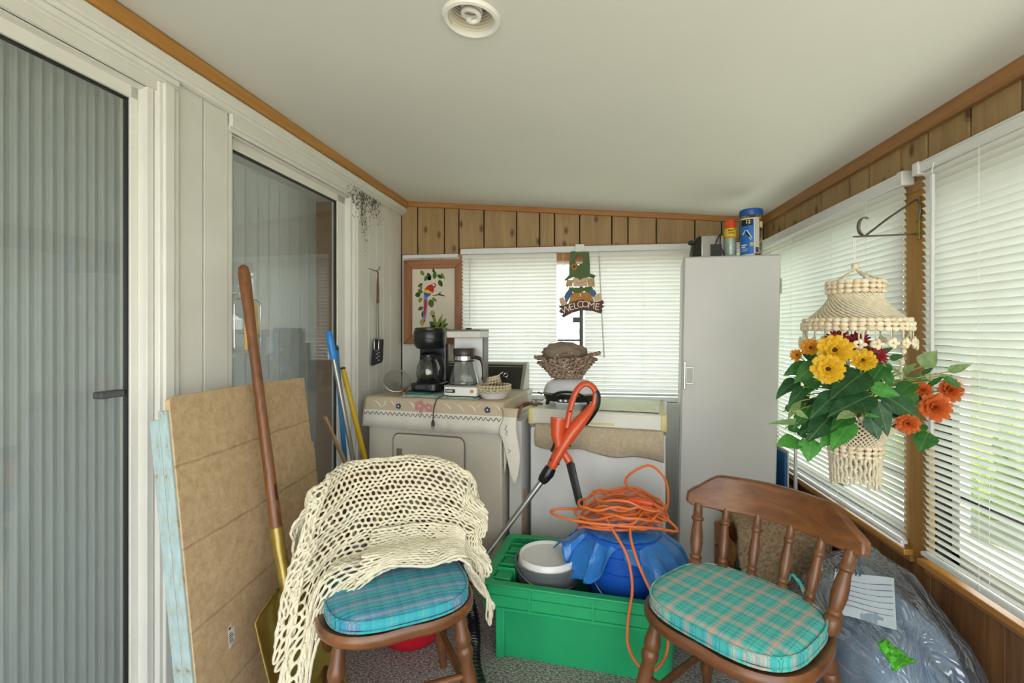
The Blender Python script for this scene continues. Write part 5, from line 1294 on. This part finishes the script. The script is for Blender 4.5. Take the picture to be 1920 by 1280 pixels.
for p in ([(212, 822), (275, 803), (300, 850), (332, 898), (300, 915), (250, 932), (222, 885)], [(768, 752), (800, 772), (797, 850), (725, 872), (703, 818)]):
    plate('hand', m_sk, p, S0-.001, S0+.007)
plate('navel', m_sw, [(505, 762), (525, 760), (520, 780), (530, 800), (515, 800), (508, 782)], S0-.0005, S0+.001)
bd_poly = [(210, 920), (275, 928), (400, 872), (540, 845), (700, 877), (740, 880), (828, 853), (846, 900), (815, 915), (846, 945), (808, 975), (826, 1002), (800, 1042), (680, 1003), (530, 995), (400, 1030), (275, 1098), (248, 1070), (276, 1040), (222, 1028), (214, 998), (240, 970), (214, 950)]
plate('name_board', m_sbr, bd_poly, S0-.008, S0+.002)
for ch, u, v, rot in (('W', 312, 985, 17), ('E', 385, 952, 14), ('L', 448, 935, 9), ('C', 512, 917, 3), ('O', 585, 914, -2), ('M', 668, 930, -7), ('E', 748, 950, -9)):
    Mx = MW[sg.name].inverted() @ Matrix.Translation((SX(u), S0-.0088, SZ(v))) @ Matrix.Rotation(R(90), 4, 'X') @ Matrix.Rotation(R(rot), 4, 'Z')
    text(ch, .058, m_sw, sg, Mx, 'letter', .0007)
for k in range(11):
    a = 2*math.pi*k/11; c = (430, 382)
    MB().ell((0, 0, 0), (.010, .002, .0035), 8, 5, Matrix.Translation((SX(c[0])+.014*math.cos(a), S0-.002, SZ(c[1])+.014*math.sin(a))) @ Matrix.Rotation(-a, 4, 'Y')).build('sunflower_petal', m_so, sg, True)
MB().ell((SX(430), S0-.003, SZ(380)), (.0085, .004, .0085), 12, 8).build('sunflower_centre', m_sbr, sg, True)
MB().bx(SX(445), SX(570), S0-.002, S0+.004, SZ(170), SZ(78)).bx(SX(445), SX(570), S0, YB-.01, 1.775, 1.779).build('hanging_strap', m_white, sg, True)

# ---------------------------------------------------------------- hook bracket, planter, flowers
AX = Vector((.835, 1.545, 0))
hkb = thing('scroll_bracket', 'wrought iron scroll bracket screwed to the wooden post', 'bracket', (1.10, 1.70, 1.55))
m_iron = M('dull_iron', '77756c', .45, metal=.7, var=.2)
def fl(pts, wdt=.004, n=6): return MB().tube(cr(pts, n), wdt, 8)
tipp = Vector((AX.x-.005, AX.y, 1.527)); base = Vector((1.10, 1.70, 1.56))
dv = (base-tipp)
fl([tipp, tipp+dv*.33, tipp+dv*.66, base], .0028).build('arm', m_iron, hkb, True)
sc_c = tipp+dv*.17+Vector((0, 0, .030))
MB().tube([sc_c+dv.normalized()*(.028*math.cos(a))+Vector((0, 0, .028*math.sin(a))) for a in [R(60)+k*R(240)/16 for k in range(17)]], .006, 8, flat=.35).build('scroll', m_iron, hkb, True)
MB().tube([tipp+dv*.20+Vector((0, 0, .004)), tipp+dv*.55+Vector((0, 0, .055)), base+Vector((-.005, -.01, .11))], .005, 8, flat=.5).build('diagonal_brace', m_iron, hkb, True)
MB().tube([base+Vector((.0, -.004+.02*math.cos(a)*0, .075))+Vector((0, -.018*math.cos(a), .036*math.sin(a))) for a in [R(-90)+k*R(180)/12 for k in range(13)]], .003, 8).build('wall_scroll', m_iron, hkb, True)
MB().bx(1.100, 1.106, 1.682, 1.698, 1.54, 1.68).build('wall_plate', M('tarnished_brass', '9a8440', .5, metal=.5, var=.3, vs=90), hkb, True, bevel=.002)

pn = thing('macrame_hanger', 'hanging macrame plant holder with rings of shells and a fringed bottom', 'plant holder', (AX.x, AX.y, .78))
m_rope = M('cream_macrame', 'ddd2b8', .9, var=.12, vs=60, bmp=.9, bs_=300, bd=.002)
m_shell = M('pale_shell', 'd2bd9a', .35, c2='efe2c8', vs=30, coat=.2)
she = MB().ell((0, 0, 0), (.0105, .0060, .0075), 10, 7).mesh('shell', m_shell)
B0 = .78
def shells(r, z, n, par, sc=1.0, jit=.001, tilt=0):
    for k in range(n):
        a = 2*math.pi*k/n+tilt; o = link('shell', she, par); o.scale = (sc,)*3
        o.location = (r*math.cos(a), r*math.sin(a), z-B0+random.uniform(-jit, jit)); o.rotation_euler = (random.uniform(-.15, .15), random.uniform(-.2, .2), a+math.pi/2)
MB().tube([(-.006, 0, 1.527-B0), (-.002, 0, 1.44-B0)], .0010, 5).tube([(.003, .003, 1.527-B0), (.002, 0, 1.44-B0)], .0010, 5).build('hang_string', m_cordw, pn)
MB().ell((0, 0, 1.437-B0), (.010, .010, .011), 12, 8).build('top_bead', m_shell, pn)
for k in range(4):
    a = k*math.pi/2+.5
    MB().tube([(.004*math.cos(a)+(.064*math.cos(a))*q, (.068*math.sin(a))*q+.003*math.sin(q*60), 1.428-B0-.036*q) for q in [j/14 for j in range(15)]], [.0024+.0012*(j % 2) for j in range(15)], 6).build('top_cord', m_rope, pn)
for z in (1.388, 1.375, 1.361): shells(.071, z, 22, pn)
# swirled shade cords
def shade_r(q): return .066+.062*(q**1.35) if q < 1 else .128
for k in range(44):
    for dr_ in (1,):
        p = []
        for j in range(19):
            q = j/18; a = 2*math.pi*k/44+dr_*q*1.5
            r_ = .066+.064*max(0, q-.15)/.85*(.55+.45*q); p.append((r_*math.cos(a), r_*math.sin(a), 1.354-B0-.082*q))
        MB().tube(p, [.0024+.0011*(j % 2) for j in range(19)], 5).build('shade_cord', m_rope, pn)
for z, rr in ((1.274, .131), (1.262, .136), (1.250, .136)): shells(rr, z, 42, pn, 1.0)
# shell flowers hanging below the shade
for k in range(22):
    a = 2*math.pi*k/22; lz = 1.222-B0-random.uniform(0, .012)
    MB().tube([(.134*math.cos(a), .134*math.sin(a), 1.248-B0), (.134*math.cos(a), .134*math.sin(a), lz)], .0022, 5).build('drop_cord', m_rope, pn)
    for j in range(5):
        b = 2*math.pi*j/5; o = link('shell', she, pn); o.scale = (.85, .8, .8)
        t_ = Vector((-math.sin(a), math.cos(a), 0))
        o.location = Vector((.138*math.cos(a), .138*math.sin(a), lz-.004))+t_*(.010*math.cos(b))+Vector((.004*math.cos(a), .004*math.sin(a), .008*math.sin(b)-.004)); o.rotation_euler = (0, b, a+math.pi/2)
# four carrying cords with shells down to the bowl
for k in range(4):
    a = k*math.pi/2-.35
    MB().tube([((.130-.02*math.sin(q*3.1))*math.cos(a), (.130-.02*math.sin(q*3.1))*math.sin(a), 1.25-B0-.26*q) for q in [j/20 for j in range(21)]], [.003+.001*(j % 2) for j in range(21)], 6).build('carrying_cord', m_rope, pn)
    for j in range(5):
        o = link('shell', she, pn); o.scale = (.9,)*3; q = .25+j*.12; r_ = .130-.02*math.sin(q*3.1); o.location = (r_*math.cos(a), r_*math.sin(a), 1.25-B0-.26*q); o.rotation_euler = (0, R(80), a)
# bowl
for k in range(40):
    for dr_ in (1, -1):
        p = []
        for j in range(13):
            q = j/12; a = 2*math.pi*k/40+dr_*q*1.0; r_ = .125-.062*q**.8; p.append((r_*math.cos(a), r_*math.sin(a), .995-B0-.092*q))
        MB().tube(p, .0023, 5).build('bowl_cord', m_rope, pn)
shells(.124, .998, 36, pn)
for z in (.902, .889, .876): shells(.066, z, 20, pn)
for k in range(34):
    a = 2*math.pi*k/34; L_ = random.uniform(.075, .095); n_ = 16
    MB().tube([((.064-.004*j/n_)*math.cos(a+.03*math.sin(j*.9+k*2.1)), (.064-.004*j/n_)*math.sin(a+.03*math.sin(j*.9+k*2.1)), .872-B0-L_*j/n_) for j in range(n_+1)], [.0036+.0014*(j % 2) for j in range(n_+1)], 6).build('fringe_cord', m_rope, pn)
pot = thing('flower_pot', 'tan pot holding the silk flowers inside the shell plant holder', 'pot', (AX.x, AX.y, .903))
MB().lathe([(0, 0), (.05, 0), (.085, .075), (.095, .12), (.09, .12), (.08, .075), (0, .07)], 28).build('pot_body', M('terracotta_tan', '9a6f3c', .7), pot)

def at(px, py, d):     # point seen in this direction at forward distance d
    th_ = math.atan2(120, 880); r_ = (px-960)/880*d
    return Vector((r_*math.cos(th_)-d*math.sin(th_), r_*math.sin(th_)+d*math.cos(th_), CZ+(622-py)/880*d))
fw = thing('flower_bouquet', 'silk bouquet of yellow, orange and red zinnias with glossy leaves in the hanger', 'flowers', (AX.x, AX.y, .98))
def leaf_mesh(k, mat):
    wd_ = (.30, .36, .24)[k]
    def fn(u, v):
        b = v-.5; prof_ = (math.sin(math.pi*min(1, u**(.62 if k < 2 else .8))))**.9
        wdt = wd_*prof_*(1-.15*u); y = 2*b*wdt
        return (u+.06*(k == 1)*math.cos(b*6)*(u < .2)*-1, y, .10*abs(b)*2*wdt+.03*math.sin(u*9)*abs(b)-.16*u*u+.008*math.sin(u*26)*abs(b)*2)
    return MB().grid(fn, 16, 8).mesh('leaf', mat, 70)
def LEAFM(nm, c1, c2):
    m, nt, N, L, b = nt_new(nm)
    tc = N.new('ShaderNodeTexCoord'); sp = N.new('ShaderNodeSeparateXYZ'); L.new(tc.outputs['Object'], sp.inputs[0])
    ay = math_n(nt, 'ABSOLUTE', sp.outputs[1])
    vein = math_n(nt, 'FRACT', math_n(nt, 'MULTIPLY', math_n(nt, 'SUBTRACT', sp.outputs[0], math_n(nt, 'MULTIPLY', ay, .7)), 8.0))
    v1 = math_n(nt, 'LESS_THAN', vein, .06); v2 = math_n(nt, 'LESS_THAN', ay, .014)
    f = noise_node(nt, coords(nt), 4, 3)
    col = ramp(nt, f, [(.3, lin(c1)), (.7, lin(c2))])
    col = mixc(nt, math_n(nt, 'MULTIPLY', math_n(nt, 'MAXIMUM', math_n(nt, 'MULTIPLY', v1, .45), v2), .2), col, lin('a9c47a'))
    L.new(col, b.inputs['Base Color']); b.inputs['Roughness'].default_value = .42
    out = N['Material Output']; t_ = N.new('ShaderNodeBsdfTranslucent'); L.new(col, t_.inputs[0]); mx = N.new('ShaderNodeMixShader'); mx.inputs[0].default_value = .22
    L.new(b.outputs[0], mx.inputs[1]); L.new(t_.outputs[0], mx.inputs[2]); L.new(mx.outputs[0], out.inputs[0])
    return m
mL = [LEAFM('leaf_dark', '1b4524', '2f6238'), LEAFM('leaf_mid', '27602a', '3f7d38'), LEAFM('leaf_bright', '3a8a34', '5aa647'), LEAFM('leaf_pale', '74935c', '97b078')]
LM = [[leaf_mesh(k, m_) for k in range(3)] for m_ in mL]
m_stem = M('stem_green', '8a9a3a', .5, var=.15)
FM_ = MW[fw.name].inverted(); heart = Vector((AX.x, AX.y, 1.03))
camp = Vector((0, 0, CZ))
def zpix(u, v): return 1420+u/2.667, 440+v/2.667
def put_leaf(u0, v0, u1, v1, wr, tone, k, dd=0, stem=True):
    p0, p1 = zpix(u0, v0), zpix(u1, v1)
    o_ = ((p0[0]+p1[0])/2-1612)/190; d0 = 1.43-.15*math.sqrt(max(0, 1-o_*o_))+dd
    a, b = at(p0[0], p0[1], d0+.012), at(p1[0], p1[1], d0-.015)
    while max(a.x, b.x) > 1.045 and d0 > 1.2: d0 -= .01; a, b = at(p0[0], p0[1], d0+.012), at(p1[0], p1[1], d0-.015)
    X = (b-a); ln = X.length; X.normalize()
    Zv = (camp-a).normalized(); Zv = (Zv+Vector((0, 0, .55))+Vector((random.uniform(-.25, .25), random.uniform(-.25, .25), random.uniform(-.1, .2)))).normalized()
    Y = Zv.cross(X).normalized(); Z = X.cross(Y)
    o = link('leaf', LM[tone][k], fw)
    o.matrix_local = FM_ @ frame(a, X*ln, Y*ln*wr, Z*ln)
    if stem:
        m_ = (a+heart)/2+Vector((0, 0, .015))
        MB().tube(cr([heart+(a-heart)*.15, m_, a, a+X*ln*.06], 4), .0018, 5).build('stem', m_stem, fw, True)
LV = [(545, 680, 365, 800, 1.0, 0, 1, .01), (560, 760, 725, 795, 1.15, 2, 0, -.02), (610, 790, 840, 915, 1.0, 0, 0, -.015), (575, 800, 360, 885, .95, 0, 0, -.02), (600, 830, 665, 1010, .9, 0, 0, -.01), (560, 900, 612, 1025, 1.0, 0, 1, 0),
      (400, 790, 265, 905, .9, 0, 0, .0), (385, 890, 245, 1020, 1.05, 0, 0, -.01), (370, 870, 255, 960, .8, 0, 2, .02), (470, 930, 365, 1065, .95, 2, 0, -.02), (430, 960, 315, 1050, .85, 2, 1, 0), (470, 900, 370, 960, 1.0, 1, 0, -.03),
      (270, 1015, 252, 1130, 1.2, 2, 1, 0), (215, 1030, 102, 1040, .95, 2, 1, 0), (240, 760, 155, 845, .8, 0, 0, .0), (200, 725, 105, 790, .9, 0, 0, .03), (175, 730, 92, 810, .8, 1, 2, .05), (260, 650, 140, 690, .9, 1, 0, .03),
      (295, 640, 190, 730, .9, 1, 0, .0), (240, 560, 290, 650, 1.0, 0, 0, .04), (560, 555, 450, 600, 1.1, 0, 0, .08), (640, 640, 555, 740, 1.0, 1, 0, .0), (820, 660, 895, 578, 1.2, 3, 1, .0), (955, 685, 1068, 640, .95, 3, 0, .0),
      (730, 690, 790, 640, 1.0, 3, 0, -.01), (700, 680, 640, 640, 1.0, 3, 1, .0), (780, 740, 690, 800, 1.0, 1, 0, .01), (860, 730, 760, 690, .8, 1, 2, .02), (925, 705, 1028, 765, .9, 1, 2, 0), (855, 985, 812, 1075, 1.2, 1, 1, 0), (830, 945, 780, 1000, .9, 1, 0, .02),
      (215, 830, 150, 910, .7, 3, 2, 0), (190, 880, 255, 915, .9, 3, 0, -.01), (250, 935, 62, 928, .35, 3, 2, 0), (540, 900, 612, 908, .6, 2, 0, -.04), (480, 890, 400, 910, .8, 3, 0, -.05), (300, 720, 230, 790, .9, 1, 0, .03), (240, 800, 180, 860, 1, 0, 0, .05),
      (330, 830, 230, 880, .9, 0, 0, .06), (500, 760, 420, 860, 1, 0, 0, .06), (700, 850, 640, 930, 1, 0, 0, .05), (720, 730, 820, 760, .8, 1, 0, .05), (820, 700, 880, 660, .8, 1, 2, .06), (340, 720, 420, 790, .9, 0, 1, .05), (200, 980, 260, 1020, 1.0, 1, 0, .03), (150, 960, 230, 985, .9, 1, 0, .03),
      (660, 620, 740, 600, .9, 1, 0, .08), (760, 830, 850, 800, .8, 0, 0, .06), (440, 620, 520, 560, .9, 0, 0, .06), (330, 980, 400, 1010, 1, 1, 0, .04), (420, 850, 470, 940, 1, 0, 0, .06), (290, 900, 330, 1000, 1, 0, 1, .05), (560, 700, 640, 780, 1, 0, 0, .06),
      (300, 760, 200, 700, .9, 1, 0, .02), (350, 1000, 300, 940, 1, 1, 0, .03), (260, 860, 180, 960, .9, 1, 0, .02), (300, 930, 210, 990, 1, 0, 0, .0), (430, 780, 330, 740, .9, 0, 0, .03), (640, 900, 720, 980, .9, 0, 0, .02), (760, 900, 700, 840, .9, 1, 0, .03), (520, 840, 560, 930, .9, 1, 0, .02), (680, 740, 620, 680, 1, 1, 0, .02), (800, 840, 740, 780, .9, 1, 0, .03), (140, 880, 220, 830, .8, 1, 0, .04), (470, 700, 400, 640, .9, 0, 0, .05), (850, 760, 930, 700, .8, 1, 2, .03), (600, 600, 680, 560, .8, 1, 0, .10)]
for a in LV: put_leaf(a[0], a[1], a[2], a[3], a[4], a[5], a[6], a[7])
# flowers: discs of petals
def petal_mesh(mat, wdt, cup):
    def fn(u, v):
        b = v-.5; y = 2*b*wdt*math.sin(math.pi*min(1, .12+.80*u**.8))**.7
        return (u, y, cup*u*u-.12*(2*b)**2*u+.02*math.sin(v*9))
    return MB().grid(fn, 7, 6).mesh('petal', mat, 70)
m_ye = THIN('petal_yellow', 'e6b61c', .2, .6, var=.2); m_ora = THIN('petal_orange', 'dc6c2c', .2, .6, var=.2); m_red = THIN('petal_red', '8f1220', .15, .6, var=.2); m_gold2 = THIN('petal_amber', 'd08a14', .2, .6, var=.2)
m_eye = M('flower_eye', '6a3d12', .8, var=.3, vs=90, bmp=1, bs_=200)
PT = {'y': petal_mesh(m_ye, .34, .10), 'o': petal_mesh(m_ora, .30, .16), 'r': petal_mesh(m_red, .17, .05), 'a': petal_mesh(m_gold2, .28, .1)}
def flower(u, v, r_px, kind, nrm=(0, 0, 0), dd=0):
    p = zpix(u, v); o_ = (p[0]-1612)/190; d0 = 1.43-.17*math.sqrt(max(0, 1-o_*o_))+dd
    c = at(p[0], p[1], d0); r_ = r_px/2.667/880*d0
    Z = ((camp-c).normalized()+Vector(nrm)).normalized(); X = Z.orthogonal().normalized(); Y = Z.cross(X)
    f = MB().ell((0, 0, .10), (.20, .20, .12), 12, 8).build('flower', m_eye, fw)
    f.matrix_local = FM_ @ frame(c, X*r_, Y*r_, Z*r_)
    layers = {'y': ((12, 1.0, 14), (9, .72, 32), (7, .45, 52)), 'o': ((12, 1.0, 8), (11, .85, 30), (9, .65, 52), (6, .42, 70)), 'r': ((16, 1.0, 10), (12, .75, 32)), 'a': ((11, 1.0, 20), (8, .65, 45))}[kind]
    for n_, l_, el in layers:
        a0 = random.random()*6
        for j in range(n_):
            a = a0+2*math.pi*j/n_+random.uniform(-.08, .08); o = link('petal', PT[kind], f)
            o.matrix_local = Matrix.Rotation(a, 4, 'Z') @ Matrix.Rotation(-R(el+random.uniform(-6, 6)), 4, 'Y') @ Matrix.Scale(l_*random.uniform(.92, 1.06), 4)
    m_ = (c+heart)/2
    MB().tube(cr([heart, m_, c-Z*r_*.1], 5), .0022, 6).build('stem', m_stem, fw, True)
for a in ((388, 578, 82, 'y', (0, 0, .2), 0), (355, 672, 80, 'y', (0, 0, .1), -.03), (528, 630, 62, 'y', (.1, 0, .5), .0), (268, 566, 48, 'a', (-.3, 0, .3), .03), (200, 602, 34, 'a', (-.9, 0, 0), .04), (505, 532, 55, 'r', (0, 0, .8), .07), (596, 602, 52, 'r', (.2, 0, .4), .02), (400, 520, 55, 'r', (0, 0, .8), .08),
          (888, 862, 72, 'o', (.3, 0, 0), 0), (962, 775, 62, 'o', (.5, 0, .1), .0), (752, 942, 54, 'o', (.1, 0, -.2), -.01), (828, 775, 40, 'o', (.2, 0, .3), .05)):
    flower(*a)

# ---------------------------------------------------------------- right corner: bag, carpet, boards
def clear_plastic():
    m, nt, N, L, b = nt_new('clear_plastic_film'); out = N['Material Output']
    v = coords(nt, rnd=False)
    n1 = noise_node(nt, coords(nt, (1.0, .35, .8), False), 11, 2, .5, 2.2)
    gs = N.new('ShaderNodeBsdfGlossy'); gs.inputs['Roughness'].default_value = .07; gs.inputs[0].default_value = (1, 1, 1, 1)
    b.inputs['Base Color'].default_value = lin('b4c6dc'); b.inputs['Roughness'].default_value = .06; b.inputs['Specular IOR Level'].default_value = .9
    t_ = N.new('ShaderNodeBsdfTransparent'); t_.inputs[0].default_value = (.80, .88, .97, 1)
    lw2 = N.new('ShaderNodeLayerWeight'); lw2.inputs[0].default_value = .45
    mx = N.new('ShaderNodeMixShader')
    L.new(math_n(nt, 'ADD', math_n(nt, 'MULTIPLY', lw2.outputs['Facing'], .40), .16), mx.inputs[0])
    m2 = N.new('ShaderNodeMixShader'); m2.inputs[0].default_value = .62; L.new(b.outputs[0], m2.inputs[1]); L.new(gs.outputs[0], m2.inputs[2])
    L.new(t_.outputs[0], mx.inputs[1]); L.new(m2.outputs[0], mx.inputs[2]); L.new(mx.outputs[0], out.inputs[0])
    rd = math_n(nt, 'ABSOLUTE', math_n(nt, 'SUBTRACT', n1, .5))
    bump(nt, b, rd, .8, .07); L.new(b.inputs['Normal'].links[0].from_socket, gs.inputs['Normal']); return m
BGC = (.932, 1.62)
def bag_h(a, el, sc):
    ca, sa, ce, se = math.cos(a), math.sin(a), math.cos(el), math.sin(el)
    p = .55
    x = math.copysign(abs(ca)**p, ca)*max(0, ce)**.5; y = math.copysign(abs(sa)**p, sa)*max(0, ce)**.5
    z = abs(se)**.75
    return x, y, z
def bag_fn(rx, ry, hz, seed, amp, ridge):
    def fn(u, v):
        a = 2*math.pi*u; el = R(0)+R(90)*v; x, y, z = bag_h(a, el, 1)
        n1 = noise.noise((x*2.2+seed, y*2.2, z*3)); n2 = 1-abs(noise.noise((x*5+seed, y*5, z*6)))*2; n3 = 1-abs(noise.noise((x*11, y*11+seed, z*11)))*2
        k = 1+amp*n1+ridge*(n2*.5+n3*.4)*.5
        tilt = 1+.20*x*max(0, y+.4)
        return (min(.178, x*rx*k), y*ry*(1+amp*n1*.4), max(.002, z*hz*k*tilt*(1-.18*max(0, -y)**1.0)))
    return fn
bg_ = thing('plastic_bag', 'big crumpled clear plastic bag slumped against the right wall', 'bag', (BGC[0], BGC[1], 0))
MB().grid(bag_fn(.19, .35, .46, 2.0, .07, .06), 120, 56).build('film', clear_plastic(), bg_, smooth=80)
bl_ = thing('folded_blanket', 'blue-grey padded bundle inside the clear plastic bag', 'blanket', (BGC[0], BGC[1], 0))
MB().grid(bag_fn(.166, .31, .40, 5.0, .10, .06), 90, 40).build('padding', M('blue_grey_quilt', '7186a0', .85, c2='b9c2c6', vs=4, bmp=.3, bs_=20), bl_, smooth=80)
def on_bag(x, y, seed=2.0, lift=.004):
    best = None; fn = bag_fn(.19, .35, .46, 2.0, .07, .06)
    for i in range(72):
        for j in range(10, 37):
            p = fn(i/72, j/36); d_ = (p[0]-x)**2+(p[1]-y)**2
            if best is None or d_ < best[0]: best = (d_, p)
    return Vector((BGC[0]+best[1][0], BGC[1]+best[1][1], best[1][2]+lift))
MB().tube(cr([on_bag(-.13+.03*k, .17+.006*k, lift=.001) for k in range(9)], 4), .0018, 6).build('zip_seam', M('seam_plum', '8a5a78', .4), bg_, True)
c0 = on_bag(-.06, -.075)
pp = thing('paper_sheet', 'white printed paper sheet with ruled lines lying in the plastic bag', 'paper', tuple(c0))
Mp = frame(c0+Vector((-.01, .0, .004)), Vector((.80, -.55, .12)).normalized(), Vector((.45, .78, .42)).normalized(), Vector((-.4, -.35, .85)).normalized())
MB().grid(lambda u, v: tuple(Mp @ Vector(((u-.5)*.15, (v-.5)*.17, .006*math.sin(u*5+v*3)))), 8, 8).build('sheet', M('white_paper', 'cfdbe6', .6), pp, True, smooth=60)
for k in range(6):
    v = -.05+k*.02; MB().tube([Mp @ Vector((-.05+.12*q, v+.006*q, .0072*math.sin((q*.8+.17)*5+((v/.17)+.5)*3)+.0012)) for q in [j/8 for j in range(9)]], .0008, 4).build('ruled_line', M('paper_ink', '3b4a66', .7) if k == 0 else bpy.data.materials['paper_ink'], pp, True)
for k in range(7): MB().tube([Mp @ Vector((-.07+.010*k, .070, .004)), Mp @ Vector((-.068+.010*k, .080, .004))], .002, 4).build('printed_mark', bpy.data.materials['paper_ink'], pp, True)
c1 = on_bag(-.10, -.25)
lf = thing('green_scrap', 'crumpled bright green paper scrap on the plastic bag', 'paper scrap', tuple(c1+Vector((0, -.005, .018))), rot=(R(30), R(-8), R(25)))
def scrap(u, v): return ((u-.5)*.085*(1-.5*v), (v-.5)*.062, .012+.012*noise.noise((u*6, v*6, 2))+.010*math.sin(u*5))
MB().grid(scrap, 12, 12).build('crumple', M('grass_green_paper', '4fae2c', .6, var=.25, vs=40, bmp=.8, bs_=90), lf, smooth=40, solid=.002)
# carpet remnant over a wooden crate
crt = thing('wooden_crate', 'low orange-brown wooden crate under the carpet remnant', 'crate', (.675, 2.10, 0))
m_crw = WOOD('crate_wood', '8f5826', 'b57a3e', axis=0, scale=20, rough=.6)
for z in (.02, .13, .24):
    MB().bx(0, .36, 0, .014, z, z+.09).build('board', m_crw, crt); MB().bx(0, .36, .256, .27, z, z+.09).build('board', m_crw, crt)
    MB().bx(-.014, 0, 0, .27, z, z+.09).build('board', m_crw, crt); MB().bx(.36, .374, 0, .27, z, z+.09).build('board', m_crw, crt)
cpm = thing('carpet_remnant', 'folded brown shag carpet remnant lying over the crate', 'carpet', (.68, 2.09, .33))
def cprof(u, v):
    pts = [(.27, .075), (.20, .085), (.08, .095), (.01, .085), (-.03, .05), (-.045, -.02), (-.055, -.10), (-.06, -.16)]
    f = v*(len(pts)-1); i = min(int(f), len(pts)-2); t_ = f-i; y = pts[i][0]*(1-t_)+pts[i+1][0]*t_; z = pts[i][1]*(1-t_)+pts[i+1][1]*t_
    return (-.005+.36*u+.01*math.sin(v*7), y+.008*math.sin(u*9), z+.010*noise.noise((u*4, v*4, 7))-.03*(u-.5)**2)
MB().grid(cprof, 24, 28).build('pile', M('brown_shag', '8d7356', .95, c2='cdb28c', vs=90, bmp=1, bs_=200, bd=.012), cpm, smooth=80, solid=.022)
kp = thing('black_plug', 'black power plug and cord beside the carpet remnant', 'plug', (.655, 2.05, .27))
MB().tube(cr([(.70, 2.05, .20), (.67, 2.045, .24), (.655, 2.045, .27), (.665, 2.045, .295), (.69, 2.045, .29), (.70, 2.045, .25)], 5), .006, 8).build('cable', m_blackm, kp, True)
MB().tube([(.668, 2.035, .265), (.655, 2.03, .262), (.632, 2.028, .258)], [.007, .013, .014], 8).build('plug_body', m_black, kp, True)
for dz in (-.006, .006): MB().tube([(.632, 2.028, .258+dz), (.612, 2.026, .256+dz)], .002, 5).build('pin', m_chrome, kp, True)
# boards behind the cabinet
o = MB().bx(0, .010, 0, .40, 0, .635).build('blue_board', M('royal_blue_panel', '2c66a0', .5), None, bevel=.002); o.location = (1.030, 2.50, 0); o.name = 'blue_board'; tag(o, 'blue board standing on edge between cabinet and right wall', 'board')
o = MB().bx(0, .008, 0, .40, 0, .645).build('cream_board', M('white_panel_edge', 'd5d2c4', .5), None, bevel=.002); o.location = (1.043, 2.50, 0); tag(o, 'cream board standing on edge behind the blue one', 'board')
rk = thing('metal_rack', 'narrow grey metal rack standing by the right wall sill', 'rack', (1.066, 2.46, 0))
for y in (0, .30): MB().bx(-.006, .006, y, y+.012, 0, .68).build('upright', m_alu, rk)
for k in range(13): MB().tube([(0, .006, .06+k*.045), (0, .306, .06+k*.045)], .0025, 6).build('rung', m_steel, rk)
